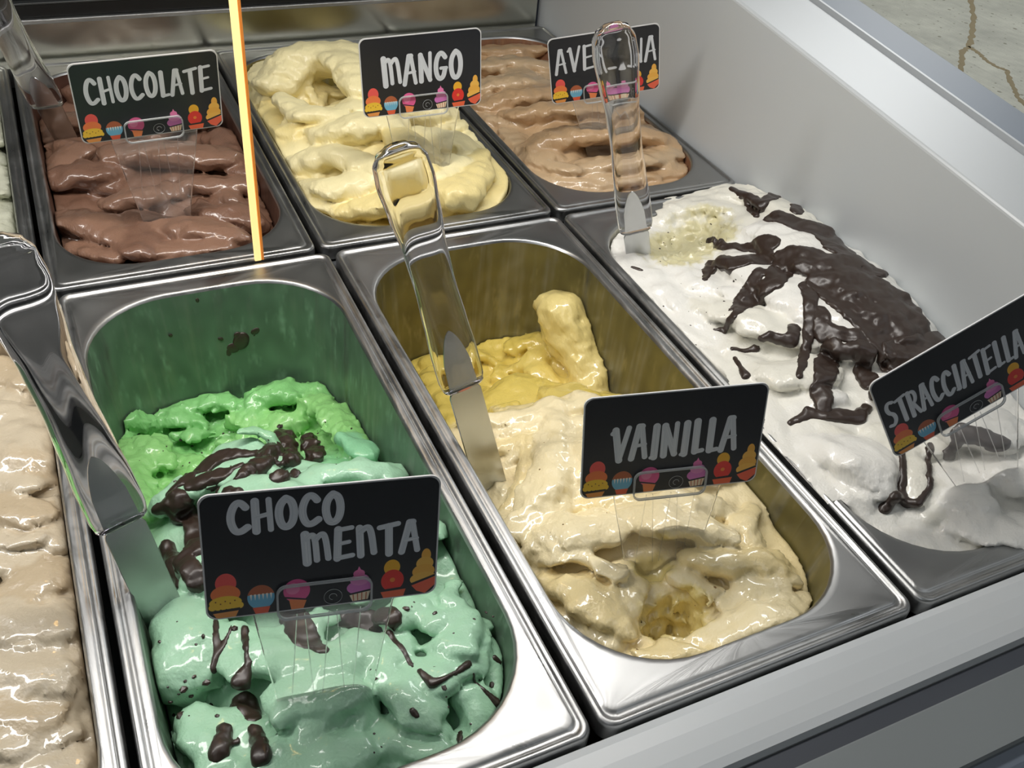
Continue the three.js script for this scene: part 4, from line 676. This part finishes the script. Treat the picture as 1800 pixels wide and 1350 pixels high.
makeSign([['MANGO', 0.17, 0.25, 0.84, 0.62]], 34, [-4.0, -2.8, 2.8], [0.2594, 0.0844, -0.0687], 'dark card lettered MANGO standing in the pale yellow gelato', 11, 0.07);
makeSign([['AVELLANA', 0.05, 0.17, 0.975, 0.54]], 25, [-18.0, 5.1, 11.6], [0.4157, 0.0704, -0.0862], 'dark card lettered AVELLANA standing in the tan gelato', 13, 0.068);

// ---------------------------------------------------------------- spatulas
function makeSpatula(inn, hb, top, label, faceTo, twist = 0) {
  const A = new THREE.Vector3(...inn), B = new THREE.Vector3(...hb), T = new THREE.Vector3(...top), Lh = B.distanceTo(T);
  const dir = T.clone().sub(B).normalize();
  const zf = faceTo.clone().sub(B).normalize(), x = new THREE.Vector3().crossVectors(dir, zf).normalize(), z = new THREE.Vector3().crossVectors(x, dir);
  const o = thing('gelato_spatula', label, 'spatula');
  const q = new THREE.Quaternion().setFromRotationMatrix(new THREE.Matrix4().makeBasis(x, dir, z)); q.multiply(new THREE.Quaternion().setFromAxisAngle(new THREE.Vector3(0, 1, 0), twist));
  o.quaternion.copy(q);
  const below = B.distanceTo(A) + 0.03; o.position.copy(B).addScaledVector(dir, -below);   // origin at the hidden blade tip
  // handle: flattened, waisted, with a bulb at the end
  const prof = [[0, 0.0090, 0.0050], [0.012, 0.0104, 0.0062], [0.05, 0.0112, 0.0072], [0.16, 0.0111, 0.0080], [0.3, 0.0102, 0.0084], [0.45, 0.0094, 0.0086], [0.6, 0.0098, 0.0090], [0.75, 0.0116, 0.0098], [0.86, 0.0127, 0.0102], [0.93, 0.0120, 0.0094], [0.97, 0.0095, 0.0074], [0.992, 0.0052, 0.0042], [1, 0.0012, 0.001]];
  const nA = 40, nL = 64, pos = [], idx = [];
  for (let j = 0; j <= nL; j++) {
    const s = j < 6 ? j * 0.004 : j > nL - 12 ? 1 - (nL - j) * 0.006 : mix(0.024, 0.928, (j - 6) / (nL - 18)); let a = 0; while (a + 2 < prof.length && prof[a + 1][0] < s) a++;
    const t = sstep(0, 1, clamp((s - prof[a][0]) / (prof[a + 1][0] - prof[a][0]))), w = mix(prof[a][1], prof[a + 1][1], t), d = mix(prof[a][2], prof[a + 1][2], t);
    for (let i = 0; i < nA; i++) { const g = i / nA * Math.PI * 2, cx = Math.cos(g), cz = Math.sin(g); pos.push(Math.sign(cx) * Math.pow(Math.abs(cx), 0.8) * w * 1.06, below + s * Lh, Math.sign(cz) * Math.pow(Math.abs(cz), 0.5) * d * 0.72); }
  }
  for (let j = 0; j < nL; j++) for (let i = 0; i < nA; i++) { const a = j * nA + i, b = j * nA + (i + 1) % nA, c = a + nA, d = b + nA; idx.push(a, c, b, b, c, d); }
  const c0 = pos.length / 3; pos.push(0, below, 0, 0, below + Lh, 0); for (let i = 0; i < nA; i++) { idx.push(c0, i, (i + 1) % nA); idx.push(c0 + 1, nL * nA + (i + 1) % nA, nL * nA + i); }
  const hg = new THREE.BufferGeometry(); hg.setAttribute('position', new THREE.Float32BufferAttribute(pos, 3)); hg.setIndex(idx); hg.computeVertexNormals();
  part('handle', hg, M.clear, o, 'clear solid plastic handle');
  const bs = rrShape(-0.0085, 0, 0.0085, below - 0.0006, 0.004), bg = new THREE.ExtrudeGeometry(bs, { depth: 0.0008, bevelEnabled: true, bevelThickness: 0.0003, bevelSize: 0.0003, bevelSegments: 2 }); bg.translate(0, 0, -0.0004);
  part('blade', bg, M.bladeSteel, o, 'flat steel blade');
  const ts = new THREE.Shape(); ts.moveTo(-0.0075, below + 0.0015); ts.lineTo(0.0075, below + 0.0015); ts.lineTo(0.0068, below + 0.016); ts.quadraticCurveTo(0.004, below + 0.032, 0, below + 0.034); ts.quadraticCurveTo(-0.004, below + 0.032, -0.0068, below + 0.016); ts.closePath();
  const tg = new THREE.ExtrudeGeometry(ts, { depth: 0.001, bevelEnabled: false }); tg.translate(0, 0, -0.0005); part('tang', tg, M.bladeSteel, o);
  return o;
}
makeSpatula([0.2, -0.02, 0.2147], [0.1857, 0.03, 0.1906], [0.158, 0.154, 0.161], 'clear handled spatula leaning in the vanilla pan', CAM, 0.25);
makeSpatula([0.024, -0.02, 0.242], [0.0162, 0.03, 0.2264], [-0.004, 0.152, 0.190], 'clear handled spatula leaning in the mint pan', CAM, 0.08);
makeSpatula([0.3673, 0.0, 0.0748], [0.369, 0.015, 0.059], [0.3235, 0.16, 0.060], 'clear handled spatula dug into the scooped white gelato', CAM, 0.15);
makeSpatula([0.035, -0.012, -0.238], [0.0223, 0.02, -0.221], [-0.004, 0.155, -0.150], 'clear handled spatula leaning in the chocolate pan', CAM, -0.3);

// ---------------------------------------------------------------- amber reflection in the front glass, built as an upright glowing strip
{
  const b = at(456, 458, 0), o = thing('reflection_strip', 'amber reflection in the front glass, built as a thin upright glowing bar at the edge of the chocolate pan', 'built reflection', [b.x, 0.0005, b.z]);
  const glowA = new THREE.MeshStandardMaterial({ name: 'amber_reflection', color: 0xffe6a8, emissive: 0xffdc8c, emissiveIntensity: 0.85, roughness: 0.5 });
  const glowB = new THREE.MeshStandardMaterial({ name: 'copper_reflection', color: 0xc77a35, emissive: 0xd07a2c, emissiveIntensity: 0.45, roughness: 0.5 });
  part('diffuser', boxAt(-0.0030, 0.0012, 0, 0.40, -0.001, 0.0012, 0.0005), glowA, o, 'pale amber reflection built as a glowing bar');
  part('reflection_edge', boxAt(0.0014, 0.0030, 0, 0.40, -0.0012, 0.0010, 0.0005), glowB, o, 'copper coloured side of the built reflection');
  const l = new THREE.PointLight(0xffc870, 0.012, 1.5, 2); l.position.set(b.x, 0.25, b.z + 0.01); l.castShadow = true; l.name = 'added_strip_light'; scene.add(l);  // small lamp added to go with the built reflection
}

scene.traverse((o) => { if (o.isMesh) { o.castShadow = true; o.receiveShadow = true; } });
renderer.render(scene, camera);
